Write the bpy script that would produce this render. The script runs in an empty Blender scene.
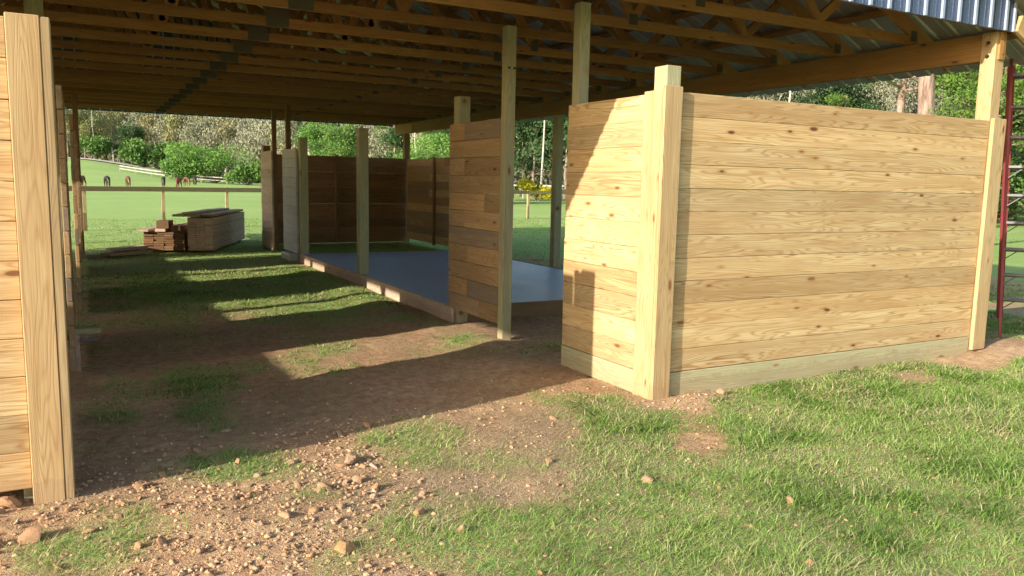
import bpy, math, random
import numpy as np
from mathutils import Matrix, Vector
rad = math.radians
random.seed(11); rng = np.random.default_rng(5)
scene = bpy.context.scene
COL = scene.collection

# ---------------------------------------------------------------- render, camera, light
scene.render.engine = 'CYCLES'
vs = scene.view_settings
vs.view_transform = 'Standard'; vs.look = 'None'; vs.gamma = 1.0; vs.use_curve_mapping = False
vs.exposure = 0.90
R_ = (0.87850915, -0.47731541, 0.01979053)
U_ = (0.04498188, 0.12389056, 0.99127582)
F_ = (0.47560309, 0.86995467, -0.13030953)
cd = bpy.data.cameras.new('camera'); cam = bpy.data.objects.new('camera', cd); COL.objects.link(cam)
cam.matrix_world = Matrix(((R_[0], U_[0], -F_[0], 0), (R_[1], U_[1], -F_[1], 0), (R_[2], U_[2], -F_[2], 1.55), (0, 0, 0, 1)))
cd.sensor_width = 36; cd.lens = 795.6 / 1024 * 36; cd.clip_end = 4000; cd.clip_start = 0.02
scene.camera = cam
SUN_AZ, SUN_EL = 254.5, 19.8            # where the sun stands, clockwise from +Y
w = bpy.data.worlds.new('World'); scene.world = w; w.use_nodes = True
nt = w.node_tree; sky = nt.nodes.new('ShaderNodeTexSky'); sky.sky_type = 'NISHITA'; sky.sun_disc = False
sky.sun_elevation = rad(SUN_EL); sky.sun_rotation = rad(SUN_AZ); sky.air_density = 1.2; sky.dust_density = 2.0
nt.links.new(sky.outputs[0], nt.nodes['Background'].inputs[0]); nt.nodes['Background'].inputs[1].default_value = 0.15
sd = bpy.data.lights.new('sun', 'SUN'); sd.energy = 4.6; sd.angle = rad(0.5); sd.color = (1.0, 0.90, 0.74)
sun = bpy.data.objects.new('sun', sd); COL.objects.link(sun); sun.location = (-20, -8, 15)
a = rad(SUN_AZ)
trav = Vector((-math.sin(a) * math.cos(rad(SUN_EL)), -math.cos(a) * math.cos(rad(SUN_EL)), -math.sin(rad(SUN_EL))))
sun.rotation_euler = trav.to_track_quat('-Z', 'Y').to_euler()

# ---------------------------------------------------------------- node helpers
def mat(name):
    m = bpy.data.materials.new(name); m.use_nodes = True
    t = m.node_tree; b = t.nodes['Principled BSDF']
    return m, t, b
def N(t, typ, **k):
    n = t.nodes.new(typ)
    for a_, v in k.items(): setattr(n, a_, v)
    return n
def noise(t, vec, scale, detail=4, rough=.55, dist=0.0):
    n = N(t, 'ShaderNodeTexNoise'); n.inputs['Scale'].default_value = scale; n.inputs['Detail'].default_value = detail
    n.inputs['Roughness'].default_value = rough; n.inputs['Distortion'].default_value = dist
    if vec is not None: t.links.new(vec, n.inputs['Vector'])
    return n
def ramp(t, fac, stops):
    r = N(t, 'ShaderNodeValToRGB'); e = r.color_ramp.elements
    while len(e) > 1: e.remove(e[-1])
    for i, (p, c) in enumerate(stops):
        el = e[0] if i == 0 else e.new(p)
        el.position = p; el.color = (c[0], c[1], c[2], 1) if isinstance(c, tuple) else (c, c, c, 1)
    t.links.new(fac, r.inputs[0]); return r.outputs[0]
def mixc(t, fac, a_, b_, mode='MIX'):
    m = N(t, 'ShaderNodeMix', data_type='RGBA', blend_type=mode)
    for s, v in ((m.inputs[0], fac), (m.inputs[6], a_), (m.inputs[7], b_)):
        if hasattr(v, 'links') or hasattr(v, 'is_linked'): t.links.new(v, s)
        elif isinstance(v, (int, float)): s.default_value = v
        else: s.default_value = (*v, 1)
    return m.outputs[2]
def math_(t, op, a_, b_=None, clamp=False):
    m = N(t, 'ShaderNodeMath', operation=op); m.use_clamp = clamp
    for s, v in ((m.inputs[0], a_), (m.inputs[1], b_)):
        if v is None: continue
        if isinstance(v, (int, float)): s.default_value = v
        else: t.links.new(v, s)
    return m.outputs[0]
def bump(t, b, h, strength, dist=.01):
    n = N(t, 'ShaderNodeBump'); n.inputs['Strength'].default_value = strength; n.inputs['Distance'].default_value = dist
    t.links.new(h, n.inputs['Height']); t.links.new(n.outputs[0], b.inputs['Normal'])

# ---------------------------------------------------------------- wood
def wood(name, light, dark, grain, tone=.25, weather=0.0, weather_col=(.20, .18, .16), green=0.0, rough=.72, grey_boards=0.0):
    """sawn softwood; attribute wc = place along/across/through the board, rnd = one number per board"""
    m, t, b = mat(name)
    wc = N(t, 'ShaderNodeAttribute', attribute_name='wc').outputs['Vector']
    rn = N(t, 'ShaderNodeAttribute', attribute_name='rnd').outputs['Fac']
    def mapped(sx, sy, sz):
        mp = N(t, 'ShaderNodeMapping'); mp.inputs['Scale'].default_value = (sx, sy, sz); t.links.new(wc, mp.inputs['Vector']); return mp.outputs[0]
    # cathedral grain: contour lines of a long, soft height field
    hf = noise(t, mapped(.60, 7.5, 7.5), 1.0, 2.2, .5).outputs['Fac']
    sx = N(t, 'ShaderNodeSeparateXYZ'); t.links.new(wc, sx.inputs[0])
    ct = math_(t, 'ADD', math_(t, 'MULTIPLY', hf, 140.0), math_(t, 'MULTIPLY', sx.outputs[1], 230.0))
    sn = math_(t, 'SINE', ct)
    rings = math_(t, 'MULTIPLY_ADD', sn, .5); t.nodes[-1].inputs[2].default_value = .5
    rings = math_(t, 'POWER', rings, 3.2)
    fine = noise(t, mapped(2.0, 150, 150), 1.0, 3, .6).outputs['Fac']
    brd = noise(t, mapped(1.6, 11, 11), 1.0, 5, .62).outputs['Fac']
    c = mixc(t, rings, light, grain)
    cc = mixc(t, ramp(t, hf, [(.3, 0.0), (.7, 1.0)]), c, light)
    c = mixc(t, .62, c, cc)
    c = mixc(t, ramp(t, brd, [(.38, 0.0), (.66, .8)]), c, dark)
    # board to board tone
    tr = math_(t, 'FRACT', math_(t, 'MULTIPLY', rn, 7.31))
    tone_c = ramp(t, tr, [(0, (1 - tone, 1 - tone, 1 - tone)), (.5, (1, .985, .97)), (1, (1 + tone * .45, 1 + tone * .42, 1 + tone * .35))])
    c = mixc(t, 1.0, c, tone_c, 'MULTIPLY')
    hue = math_(t, 'FRACT', math_(t, 'MULTIPLY', rn, 23.7))
    c = mixc(t, ramp(t, hue, [(.55, 0.0), (1, .35)]), c, mixc(t, 1.0, c, (1.08, .88, .68), 'MULTIPLY'))
    if green: c = mixc(t, green, c, (.34, .40, .24))
    c = mixc(t, ramp(t, fine, [(.38, .45), (.60, 0.0)]), c, mixc(t, 1.0, c, (.62, .55, .48), 'MULTIPLY'))
    # knots: rare cells, dark eye with a reddish ring
    vo = N(t, 'ShaderNodeTexVoronoi'); vo.inputs['Scale'].default_value = 1.0; t.links.new(mapped(3.3, 9.5, 3.0), vo.inputs['Vector'])
    gate = N(t, 'ShaderNodeSeparateColor'); t.links.new(vo.outputs['Color'], gate.inputs[0])
    on = ramp(t, gate.outputs[0], [(.42, 0.0), (.44, 1.0)])
    kd = math_(t, 'ADD', vo.outputs['Distance'], math_(t, 'MULTIPLY', gate.outputs[1], .08))
    eye = math_(t, 'MULTIPLY', ramp(t, kd, [(.12, 1.0), (.165, 0.0)]), on)
    halo = math_(t, 'MULTIPLY', ramp(t, kd, [(.12, .7), (.26, 0.0)]), on)
    c = mixc(t, halo, c, (.33, .16, .06)); c = mixc(t, math_(t, 'MULTIPLY', eye, ramp(t, gate.outputs[2], [(0, .55), (1, 1.0)])), c, (.11, .045, .02))
    # stains
    st = noise(t, mapped(1.3, 5, 5), 1.0, 5, .65).outputs['Fac']
    c = mixc(t, ramp(t, st, [(.60, 0.0), (.74, .30)]), c, mixc(t, 1.0, c, (.52, .50, .48), 'MULTIPLY'))
    sm = noise(t, mapped(7.0, 1.5, 1.5), 1.0, 4, .7).outputs['Fac']
    c = mixc(t, ramp(t, sm, [(.66, 0.0), (.74, .38)]), c, mixc(t, 1.0, c, (.45, .43, .40), 'MULTIPLY'))
    if weather:
        wn = noise(t, mapped(1.1, 10, 10), 1.0, 6, .7).outputs['Fac']
        amt = ramp(t, wn, [(.40, weather), (.66, weather * .25)])
        if grey_boards:
            sel = ramp(t, math_(t, 'FRACT', math_(t, 'MULTIPLY', rn, 13.9)), [(1 - grey_boards - .02, .25), (1 - grey_boards + .02, 1.0)])
            amt = math_(t, 'MULTIPLY', amt, sel)
        c = mixc(t, amt, c, weather_col)
    # mud splashed on the lowest few inches
    gp = N(t, 'ShaderNodeNewGeometry').outputs['Position']; sz_ = N(t, 'ShaderNodeSeparateXYZ'); t.links.new(gp, sz_.inputs[0])
    mn = noise(t, gp, 22, 4, .65).outputs['Fac']
    hgt = math_(t, 'ADD', sz_.outputs[2], math_(t, 'MULTIPLY', mn, -.20))
    c = mixc(t, ramp(t, hgt, [(.0, .25), (.03, 0.0)]), c, (.27, .165, .10))
    t.links.new(c, b.inputs['Base Color']); b.inputs['Roughness'].default_value = rough
    b.inputs['Specular IOR Level'].default_value = .25
    hh = math_(t, 'ADD', math_(t, 'MULTIPLY', fine, .6), math_(t, 'MULTIPLY', rings, -.35))
    bump(t, b, hh, .35, .0025)
    return m
M = {}
M['pine'] = wood('new_pine', (.61, .48, .275), (.48, .325, .16), (.35, .21, .09), tone=.26)
M['pine_pale'] = wood('pale_pine', (.52, .405, .235), (.43, .31, .16), (.36, .235, .11), tone=.12)
M['treated'] = wood('treated_pine', (.54, .51, .32), (.45, .42, .25), (.32, .28, .15), tone=.12, green=.1, weather=.15, weather_col=(.30, .25, .18))
M['post'] = wood('treated_post', (.47, .46, .29), (.36, .35, .20), (.30, .26, .13), tone=.1, green=.12, weather=.2, weather_col=(.27, .26, .20))
M['mixed'] = wood('older_boards', (.60, .42, .22), (.46, .295, .14), (.32, .19, .085), tone=.4, weather=.75, weather_col=(.19, .17, .15), grey_boards=.35)
M['grey'] = wood('weathered_boards', (.60, .55, .50), (.46, .42, .39), (.30, .25, .22), weather=.8, weather_col=(.50, .51, .55))
M['brown'] = wood('brown_boards', (.38, .22, .105), (.28, .15, .065), (.17, .09, .04), weather=.3, weather_col=(.16, .13, .11))
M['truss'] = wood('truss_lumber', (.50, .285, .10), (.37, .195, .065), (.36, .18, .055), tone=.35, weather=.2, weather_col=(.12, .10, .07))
M['old'] = wood('stacked_lumber', (.70, .54, .42), (.50, .36, .27), (.34, .24, .17), weather=.35, weather_col=(.46, .38, .35))
M['dark'] = wood('shade_dark_lumber', (.24, .14, .07), (.17, .095, .045), (.10, .055, .03), tone=.3)  # darker brown that puts the low stack's shade into the wood colour
M['rail'] = wood('fence_wood', (.50, .38, .22), (.40, .29, .16), (.30, .20, .10), weather=.2)

def metal(name, col, rough, metallic=.9, spots=.0):
    m, t, b = mat(name)
    tc = N(t, 'ShaderNodeTexCoord').outputs['Object']
    n1 = noise(t, tc, 3.0, 5, .65).outputs['Fac']
    c = mixc(t, ramp(t, n1, [(.35, 0.0), (.7, .5)]), col, tuple(x * .65 for x in col))
    if spots:
        n2 = noise(t, tc, 60.0, 2, .5).outputs['Fac']
        c = mixc(t, ramp(t, n2, [(.58, 0.0), (.66, spots)]), c, tuple(min(1, x * 1.7) for x in col))
    t.links.new(c, b.inputs['Base Color']); b.inputs['Metallic'].default_value = metallic
    t.links.new(ramp(t, n1, [(.2, rough * .8), (.8, min(1, rough * 1.3))]), b.inputs['Roughness'])
    return m
M['roofing'] = metal('galvalume_roofing', (.50, .50, .47), .45, .55, .3)
M['gable'] = metal('gable_steel', (.085, .125, .22), .5, .25, .7)
M['gable_rib'] = metal('gable_rib_steel', (.36, .44, .62), .5, .15)
M['plate'] = metal('galvanised_plate', (.13, .115, .085), .5, .5, .4)
M['alu'] = metal('aluminium', (.20, .20, .21), .5, .6)
M['red'] = metal('red_fibreglass', (.27, .045, .05), .55, 0.0)
M['iron'] = metal('dark_iron', (.06, .055, .05), .5, .7)

def concrete():
    m, t, b = mat('fresh_concrete'); tc = N(t, 'ShaderNodeTexCoord').outputs['Object']
    n1 = noise(t, tc, .8, 6, .6).outputs['Fac']; n2 = noise(t, tc, 8, 5, .7).outputs['Fac']; n3 = noise(t, tc, 120, 2, .5).outputs['Fac']
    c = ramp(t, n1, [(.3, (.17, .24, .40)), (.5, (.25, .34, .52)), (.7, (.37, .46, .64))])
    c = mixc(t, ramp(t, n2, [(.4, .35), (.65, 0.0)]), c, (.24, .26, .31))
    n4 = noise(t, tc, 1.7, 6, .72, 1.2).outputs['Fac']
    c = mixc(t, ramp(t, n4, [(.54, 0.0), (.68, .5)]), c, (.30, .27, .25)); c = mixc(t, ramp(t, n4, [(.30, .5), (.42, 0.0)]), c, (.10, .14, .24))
    t.links.new(c, b.inputs['Base Color']); t.links.new(ramp(t, n1, [(.3, .30), (.7, .5)]), b.inputs['Roughness'])
    bump(t, b, math_(t, 'ADD', n2, math_(t, 'MULTIPLY', n3, .3)), .15, .01); return m
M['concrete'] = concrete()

def stone_mat():
    m, t, b = mat('field_stone'); tc = N(t, 'ShaderNodeTexCoord').outputs['Object']
    oi = N(t, 'ShaderNodeObjectInfo').outputs['Random']
    n1 = noise(t, tc, 30, 5, .65).outputs['Fac']
    base = ramp(t, oi, [(0, (.38, .22, .12)), (.35, (.46, .28, .16)), (.6, (.42, .30, .20)), (.8, (.52, .30, .12)), (.93, (.44, .30, .19)), (1, (.56, .47, .38))])
    c = mixc(t, ramp(t, n1, [(.35, .7), (.65, 0.0)]), base, (.33, .19, .11))
    t.links.new(c, b.inputs['Base Color']); b.inputs['Roughness'].default_value = .95; bump(t, b, n1, .6, .01); return m
M['stone'] = stone_mat()

def leafmat(name, cols, trans=.25, own=True):
    m, t, b = mat(name)
    rn = N(t, 'ShaderNodeAttribute', attribute_name='rnd').outputs['Fac']
    oi = N(t, 'ShaderNodeObjectInfo').outputs['Random']
    f = math_(t, 'ADD', math_(t, 'MULTIPLY', rn, .8), math_(t, 'MULTIPLY', oi, .3)) if own else rn
    c = ramp(t, f, [(i / (len(cols) - 1), k) for i, k in enumerate(cols)])
    t.links.new(c, b.inputs['Base Color']); b.inputs['Roughness'].default_value = .7; b.inputs['Specular IOR Level'].default_value = .15
    tb = N(t, 'ShaderNodeBsdfTranslucent'); t.links.new(c, tb.inputs[0])
    mx = N(t, 'ShaderNodeMixShader'); mx.inputs[0].default_value = trans
    t.links.new(b.outputs[0], mx.inputs[1]); t.links.new(tb.outputs[0], mx.inputs[2]); t.links.new(mx.outputs[0], t.nodes['Material Output'].inputs[0])
    return m
M['leaf_green'] = leafmat('green_leaves', [(.07, .14, .04), (.11, .21, .05), (.16, .27, .07), (.08, .17, .05)])
M['leaf_bright'] = leafmat('bright_leaves', [(.12, .25, .07), (.18, .33, .07), (.10, .20, .06), (.30, .36, .08)])
M['leaf_yellow'] = leafmat('yellow_leaves', [(.38, .40, .03), (.50, .45, .03), (.26, .34, .04)])
M['leaf_dark'] = leafmat('dark_leaves', [(.035, .075, .03), (.06, .115, .045), (.09, .15, .06)])
M['leaf_moss'] = leafmat('hazed_moss_and_twigs', [(.17, .20, .12), (.21, .23, .15), (.25, .26, .18), (.28, .28, .20), (.30, .28, .22)], .2)  # grey of moss and twigs, lightened to paint in distance haze
M['leaf_autumn'] = leafmat('autumn_leaves', [(.18, .23, .08), (.24, .27, .11), (.31, .29, .14), (.34, .30, .20)])
M['needles'] = leafmat('pine_needles', [(.05, .11, .02), (.10, .19, .03), (.15, .25, .05), (.035, .075, .02)])
M['grass'] = leafmat('grass_blades', [(.10, .19, .035), (.20, .34, .07), (.30, .46, .12), (.40, .50, .18), (.62, .52, .34)], .4, own=False)
M['straw'] = leafmat('dry_grass', [(.42, .33, .20), (.34, .25, .15), (.50, .42, .28), (.24, .17, .10)], .15)
def barkm(name, c1, c2):
    m, t, b = mat(name); tc = N(t, 'ShaderNodeTexCoord').outputs['Object']
    mp = N(t, 'ShaderNodeMapping'); mp.inputs['Scale'].default_value = (5, 5, .9); t.links.new(tc, mp.inputs[0])
    n1 = noise(t, mp.outputs[0], 1.6, 5, .7).outputs['Fac']
    t.links.new(ramp(t, n1, [(.35, c1), (.62, c2)]), b.inputs['Base Color']); b.inputs['Roughness'].default_value = .95
    bump(t, b, n1, .8, .05); return m
M['bark'] = barkm('grey_bark', (.11, .085, .065), (.28, .23, .19))
M['bark_pale'] = barkm('pale_bark', (.30, .28, .24), (.55, .52, .47))
M['bark_pine'] = barkm('pine_bark', (.14, .085, .065), (.40, .29, .24))
def coat(name, c1, c2):
    m, t, b = mat(name); tc = N(t, 'ShaderNodeTexCoord').outputs['Object']
    t.links.new(ramp(t, noise(t, tc, 3, 4, .6).outputs['Fac'], [(.4, c1), (.6, c2)]), b.inputs['Base Color']); b.inputs['Roughness'].default_value = .5; return m
M['coat_bay'] = coat('bay_coat', (.09, .035, .018), (.15, .06, .028)); M['coat_dark'] = coat('dark_coat', (.018, .013, .011), (.035, .024, .018))
M['coat_red'] = coat('chestnut_coat', (.12, .05, .025), (.17, .07, .035))

# ---------------------------------------------------------------- mesh building
class MB:
    """collects pieces of one mesh; every vertex carries wc (wood coordinates) and rnd"""
    def __init__(s): s.v = []; s.f = []; s.wc = []; s.rn = []; s.mi = []
    def add(s, vs_, fs, wc=None, rn=None, mi=0):
        o = len(s.v); r = random.random() if rn is None else rn
        s.v += [tuple(p) for p in vs_]; s.f += [tuple(i + o for i in f) for f in fs]
        s.wc += [tuple(p) for p in (wc if wc is not None else vs_)]; s.rn += [r] * len(vs_); s.mi += [mi] * len(fs)
    def box(s, x0, y0, z0, x1, y1, z1, bev=.003, mat4=None, mi=0, rn=None):
        d = (x1 - x0, y1 - y0, z1 - z0); b = min(bev, min(d) * .2)
        c = Vector(((x0 + x1) / 2, (y0 + y1) / 2, (z0 + z1) / 2)); h = Vector(d) / 2
        V = []; idx = {}
        for sx in (-1, 1):
            for sy in (-1, 1):
                for sz in (-1, 1):
                    for ax in range(3):
                        p = [sx * h.x, sy * h.y, sz * h.z]
                        for k in range(3):
                            if k != ax: p[k] -= (sx, sy, sz)[k] * b
                        idx[(sx, sy, sz, ax)] = len(V); V.append(Vector(p))
        F = []
        for ax in range(3):
            u, v = (ax + 1) % 3, (ax + 2) % 3
            for sg in (-1, 1):
                q = []
                for su, sv in ((-1, -1), (1, -1), (1, 1), (-1, 1)):
                    k = [0, 0, 0]; k[ax] = sg; k[u] = su; k[v] = sv; q.append(idx[(*k, ax)])
                F.append(q if sg > 0 else q[::-1])
            # edges along axis ax
            for su in (-1, 1):
                for sv in (-1, 1):
                    k0 = [0, 0, 0]; k0[ax] = -1; k0[u] = su; k0[v] = sv; k1 = list(k0); k1[ax] = 1
                    q = [idx[(*k0, u)], idx[(*k1, u)], idx[(*k1, v)], idx[(*k0, v)]]
                    F.append(q if su * sv > 0 else q[::-1])
        for sx in (-1, 1):
            for sy in (-1, 1):
                for sz in (-1, 1):
                    q = [idx[(sx, sy, sz, 0)], idx[(sx, sy, sz, 1)], idx[(sx, sy, sz, 2)]]
                    F.append(q if sx * sy * sz > 0 else q[::-1])
        order = sorted(range(3), key=lambda k: -d[k]); off = Vector((random.random() * 40, random.random() * 40, random.random() * 40))
        wc = [Vector((p[order[0]], p[order[1]], p[order[2]])) + off for p in V]
        P = [p + c for p in V]
        if mat4 is not None: P = [mat4 @ p for p in P]
        s.add(P, F, wc, rn, mi)
    def beam(s, a_, b_, wd, ht, up=(0, 0, 1), mi=0, rn=None):
        a_ = Vector(a_); b_ = Vector(b_); d = b_ - a_; L = d.length; x = d.normalized(); up = Vector(up)
        y = up.cross(x).normalized(); z = x.cross(y)
        m4 = Matrix(((x.x, y.x, z.x, a_.x), (x.y, y.y, z.y, a_.y), (x.z, y.z, z.z, a_.z), (0, 0, 0, 1)))
        s.box(0, -wd / 2, -ht / 2, L, wd / 2, ht / 2, mat4=m4, mi=mi, rn=rn)
    def tube(s, pts, rads, n=8, mi=0, rn=None):
        V = []; F = []; wc = []; k = len(pts); L = 0
        for i, p in enumerate(pts):
            p = Vector(p); d = (Vector(pts[min(i + 1, k - 1)]) - Vector(pts[max(i - 1, 0)])).normalized()
            u = d.orthogonal().normalized(); v = d.cross(u)
            if i: L += (p - Vector(pts[i - 1])).length
            for j in range(n):
                t_ = 2 * math.pi * j / n; V.append(p + (u * math.cos(t_) + v * math.sin(t_)) * rads[i]); wc.append((L, j * .1, 0))
        for i in range(k - 1):
            for j in range(n): F.append((i * n + j, i * n + (j + 1) % n, (i + 1) * n + (j + 1) % n, (i + 1) * n + j))
        F.append(tuple(range(n))[::-1]); F.append(tuple((k - 1) * n + j for j in range(n)))
        s.add(V, F, wc, rn, mi)
    def mesh(s, name, mats, smooth=False):
        me = bpy.data.meshes.new(name); me.from_pydata(s.v, [], s.f)
        for m_ in (mats if isinstance(mats, (list, tuple)) else [mats]): me.materials.append(m_)
        if any(s.mi): me.polygons.foreach_set('material_index', s.mi)
        a1 = me.attributes.new('wc', 'FLOAT_VECTOR', 'POINT'); a1.data.foreach_set('vector', np.array(s.wc, dtype=np.float32).ravel())
        a2 = me.attributes.new('rnd', 'FLOAT', 'POINT'); a2.data.foreach_set('value', np.array(s.rn, dtype=np.float32))
        if smooth: me.polygons.foreach_set('use_smooth', [True] * len(me.polygons))
        me.update(); return me
    def build(s, name, mats, parent=None, smooth=False):
        return link(s.mesh(name, mats, smooth), name, parent)
def link(me, name, parent=None):
    o = bpy.data.objects.new(name, me); COL.objects.link(o)
    if parent is not None: o.parent = parent; o.matrix_parent_inverse = Matrix.Translation(-Vector(parent.location)) if parent.type == 'EMPTY' and not parent.get('turned') else Matrix()
    return o
def tag(o, label=None, cat=None, group=None, kind=None):
    if label: o['label'] = label
    if cat: o['category'] = cat
    if group: o['group'] = group
    if kind: o['kind'] = kind
    return o
def empty(name, loc, label, cat, group=None, rz=0, turned=False):
    e = bpy.data.objects.new(name, None); COL.objects.link(e); e.location = loc; e.rotation_euler.z = rz; e.empty_display_size = .2
    if turned: e['turned'] = 1
    return tag(e, label, cat, group)
def copy_tree(o, parent=None):
    c = o.copy(); COL.objects.link(c)
    if parent is not None: c.parent = parent; c.matrix_parent_inverse = o.matrix_parent_inverse.copy()
    for ch in list(o.children): copy_tree(ch, c)
    return c
# soft lattice noise for laying out ground, in numpy
_lat = rng.random((256, 256))
def vnoise(x, y):
    xi = np.floor(x).astype(int); yi = np.floor(y).astype(int); fx = x - xi; fy = y - yi
    fx = fx * fx * (3 - 2 * fx); fy = fy * fy * (3 - 2 * fy)
    g = lambda i, j: _lat[i % 256, j % 256]
    return (g(xi, yi) * (1 - fx) + g(xi + 1, yi) * fx) * (1 - fy) + (g(xi, yi + 1) * (1 - fx) + g(xi + 1, yi + 1) * fx) * fy
def fbm(x, y, o=4):
    s = 0; a_ = .5
    for i in range(o): s = s + a_ * vnoise(x * 2 ** i + 17 * i, y * 2 ** i + 31 * i); a_ *= .5
    return s / (1 - .5 ** o)

GB=[(3.78,2.815,0.63,-0.806,-0.289,-0.607,1.0),(4.512,2.466,1.153,-1.985,-0.227,-0.475,1.0),(2.601,2.413,1.093,-1.119,-0.732,-1.493,0.9),(1.731,4.191,2.328,-0.955,-0.665,-1.411,1.0),(1.423,2.935,1.743,-0.831,-1.352,-2.753,0.8),(2.657,3.35,2.079,-1.599,-0.465,-0.976,0.55),(1.958,2.727,1.56,-1.082,-0.887,-1.808,0.6),(-0.125,3.545,4.041,0.059,-1.826,-3.701,0.6),(0.141,3.728,4.173,-0.225,-1.716,-3.512,0.55),(0.584,4.337,2.631,-0.38,-1.796,-3.768,0.9),(0.773,4.383,4.692,-0.864,-2.251,-4.742,0.6),(0.714,5.943,3.294,-0.421,-0.276,-0.609,0.7),(0.185,5.64,4.256,-0.186,-0.616,-1.339,0.4),(1.899,7.121,2.164,-0.582,-0.447,-1.043,0.5),(2.746,6.663,2.532,-1.04,-0.647,-1.507,0.5),(2.418,9.995,0.884,-0.216,-0.305,-0.793,0.9),(2.257,13.274,0.717,-0.124,-0.165,-0.486,0.9),(1.889,18.267,0.56,-0.059,-0.074,-0.275,1.0),(1.868,5.273,3.341,-1.184,-1.567,-3.447,0.3),(3.08,4.722,2.581,-1.653,-1.284,-2.824,0.6),(3.187,4.259,2.386,-1.744,-1.182,-2.566,0.5),(3.263,6.788,3.752,-1.79,-0.821,-1.932,0.5),(3.933,6.503,2.208,-1.319,-0.678,-1.595,0.5),(2.487,5.926,1.879,-0.785,-1.447,-3.276,0.35),(6.256,4.343,0.924,-1.287,-0.895,-2.033,0.8),(1.02,3.676,6.731,-1.896,-2.509,-5.192,0.3),(0.848,3.065,5.993,-1.687,-3.15,-6.386,0.5),(4.645,4.011,1.057,-1.185,-0.503,-1.106,0.8),(9.315,5.141,2.536,-4.461,-0.612,-1.483,0.8),(6.329,8.783,1.001,-0.714,-0.382,-1.004,0.7),(2.531,3.978,2.776,-1.729,-0.555,-1.184,-0.15),(3.926,4.398,2.082,-1.811,-1.067,-2.35,-1.1),(3.319,3.609,3.867,-3.445,-0.997,-2.128,-0.9),(5.993,4.108,2.271,-3.199,-1.49,-3.348,-1.3),(7.441,4.401,1.264,-2.065,-0.697,-1.61,-1.6),(2.474,7.123,3.35,-1.164,-0.83,-1.954,-0.4),(2.595,5.765,1.612,-0.72,-0.598,-1.349,-0.4),(2.224,5.111,2.14,-0.925,-1.733,-3.811,-0.5),(0.61,3.499,3.323,-0.612,-1.065,-2.18,-0.3),(3.128,2.658,4.675,-5.238,-2.841,-5.88,-0.3),(5.262,3.173,2.221,-3.515,-1.802,-3.899,-0.3)]
SB=[(2.433,3.821,1.923,-1.198,-0.481,-1.021,1.2),(1.862,3.728,2.353,-1.158,-0.941,-1.973,0.8),(2.995,4.22,2.065,-1.433,-0.929,-2.011,0.5),(1.508,3.583,3.044,-1.271,-1.632,-3.391,0.5),(2.039,2.479,3.167,-2.497,-2.478,-5.023,0.6),(3.128,2.658,2.337,-2.619,-1.136,-2.352,0.5),(5.993,4.108,2.271,-3.199,-1.49,-3.348,0.8),(3.05,2.193,1.854,-2.421,-1.455,-2.968,0.4)]
KB=[(0.803,3.78,1.897,-0.417,-0.705,-1.458,1.0),(0.118,4.111,2.562,-0.112,-1.186,-2.454,0.6),(-0.202,3.732,4.583,0.153,-1.569,-3.194,0.5),(1.154,4.15,3.598,-1.013,-1.099,-2.311,0.8),(0.304,3.333,2.196,-0.233,-2.54,-5.149,0.9),(0.718,3.034,2.788,-0.68,-2.665,-5.387,0.9),(1.327,3.268,3.363,-1.356,-0.993,-2.038,0.35),(3.888,4.355,2.628,-2.285,-1.27,-2.793,0.3),(1.438,4.706,3.892,-1.197,-1.481,-3.18,0.4)]
SP=[(-0.229,3.788),(1.272,4.13),(1.343,3.322),(4.16,4.322),(2.58,3.19),(0.924,3.108),(-0.347,4.231),(3.037,2.633)]

# ---------------------------------------------------------------- ground
def blobs(L, x, y):
    s = np.zeros_like(x)
    for cx, cy, a_, b_, c_, d_, wt in L:
        dx = x - cx; dy = y - cy; s = s + wt * np.exp(-((a_ * dx + b_ * dy) ** 2 + (c_ * dx + d_ * dy) ** 2))
    return s
def sstep(e0, e1, v): t_ = np.clip((v - e0) / (e1 - e0), 0, 1); return t_ * t_ * (3 - 2 * t_)
def terrain(x, y):
    x = np.asarray(x, float); y = np.asarray(y, float)
    d = np.hypot(x, y); be = np.degrees(np.arctan2(x, y))
    hill = 6.5 * sstep(150, 270, d) * (1 - sstep(0, 11, be)) * sstep(-90, -20, be) * (y > 0)
    near = np.exp(-(d / 25) ** 2)
    soil = .035 * (fbm(x * 2.2, y * 2.2) - .5) * near
    mound = .075 * np.exp(-(((x - 8.1) / .75) ** 2 + ((y - 4.55) / .35) ** 2)) + .05 * np.exp(-(((x - 3.95) / .3) ** 2 + ((y - 4.3) / .2) ** 2)) + .04 * np.exp(-(((x - 3.45) / .2) ** 2 + ((y - 6.8) / .3) ** 2))
    mound = mound + .05 * np.exp(-(((x - 3.25) / .3) ** 2 + ((y - 11) / 3.5) ** 2)) + .03 * np.exp(-(((x - .6) / .6) ** 2 + ((y - 3.6) / .35) ** 2))
    wave = .25 * (fbm(x * .03, y * .03, 2) - .5) * sstep(30, 90, d)
    return hill + soil + mound + wave
def grassy(x, y):
    inside = (x < 7.5) & (x > -4.0) & (y > 4.4) & (y < 20)
    base = np.where(inside, .34 + .42 * sstep(7, 12, y), np.where(x > 3.9 + .0 * y, .75, .28))
    fld = (y >= 20) | (np.hypot(x, y) > 17)
    base = base + .55 * sstep(2.0, 3.2, x) * (y < 4.2) * .5
    stall = (x > 3.6) & (x < 7.5) & (y > 4.6) & (y < 8)
    base = np.where(stall, .15, base)
    g = base * 1.0 + blobs(GB, x, y)
    g = g - .35 * np.exp(-(((y - 4.9 - .35 * (x - 1.5)) / .9) ** 2)) * sstep(-.8, .5, x) * (1 - sstep(3.2, 3.8, x))
    g = g + 1.1 * (fbm(x * 2.4 + 5, y * 2.4) - .5) + .5 * (fbm(x * 9, y * 9, 2) - .5)
    return np.where(fld, 1.6, np.clip(g, 0, 1.0))
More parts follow.
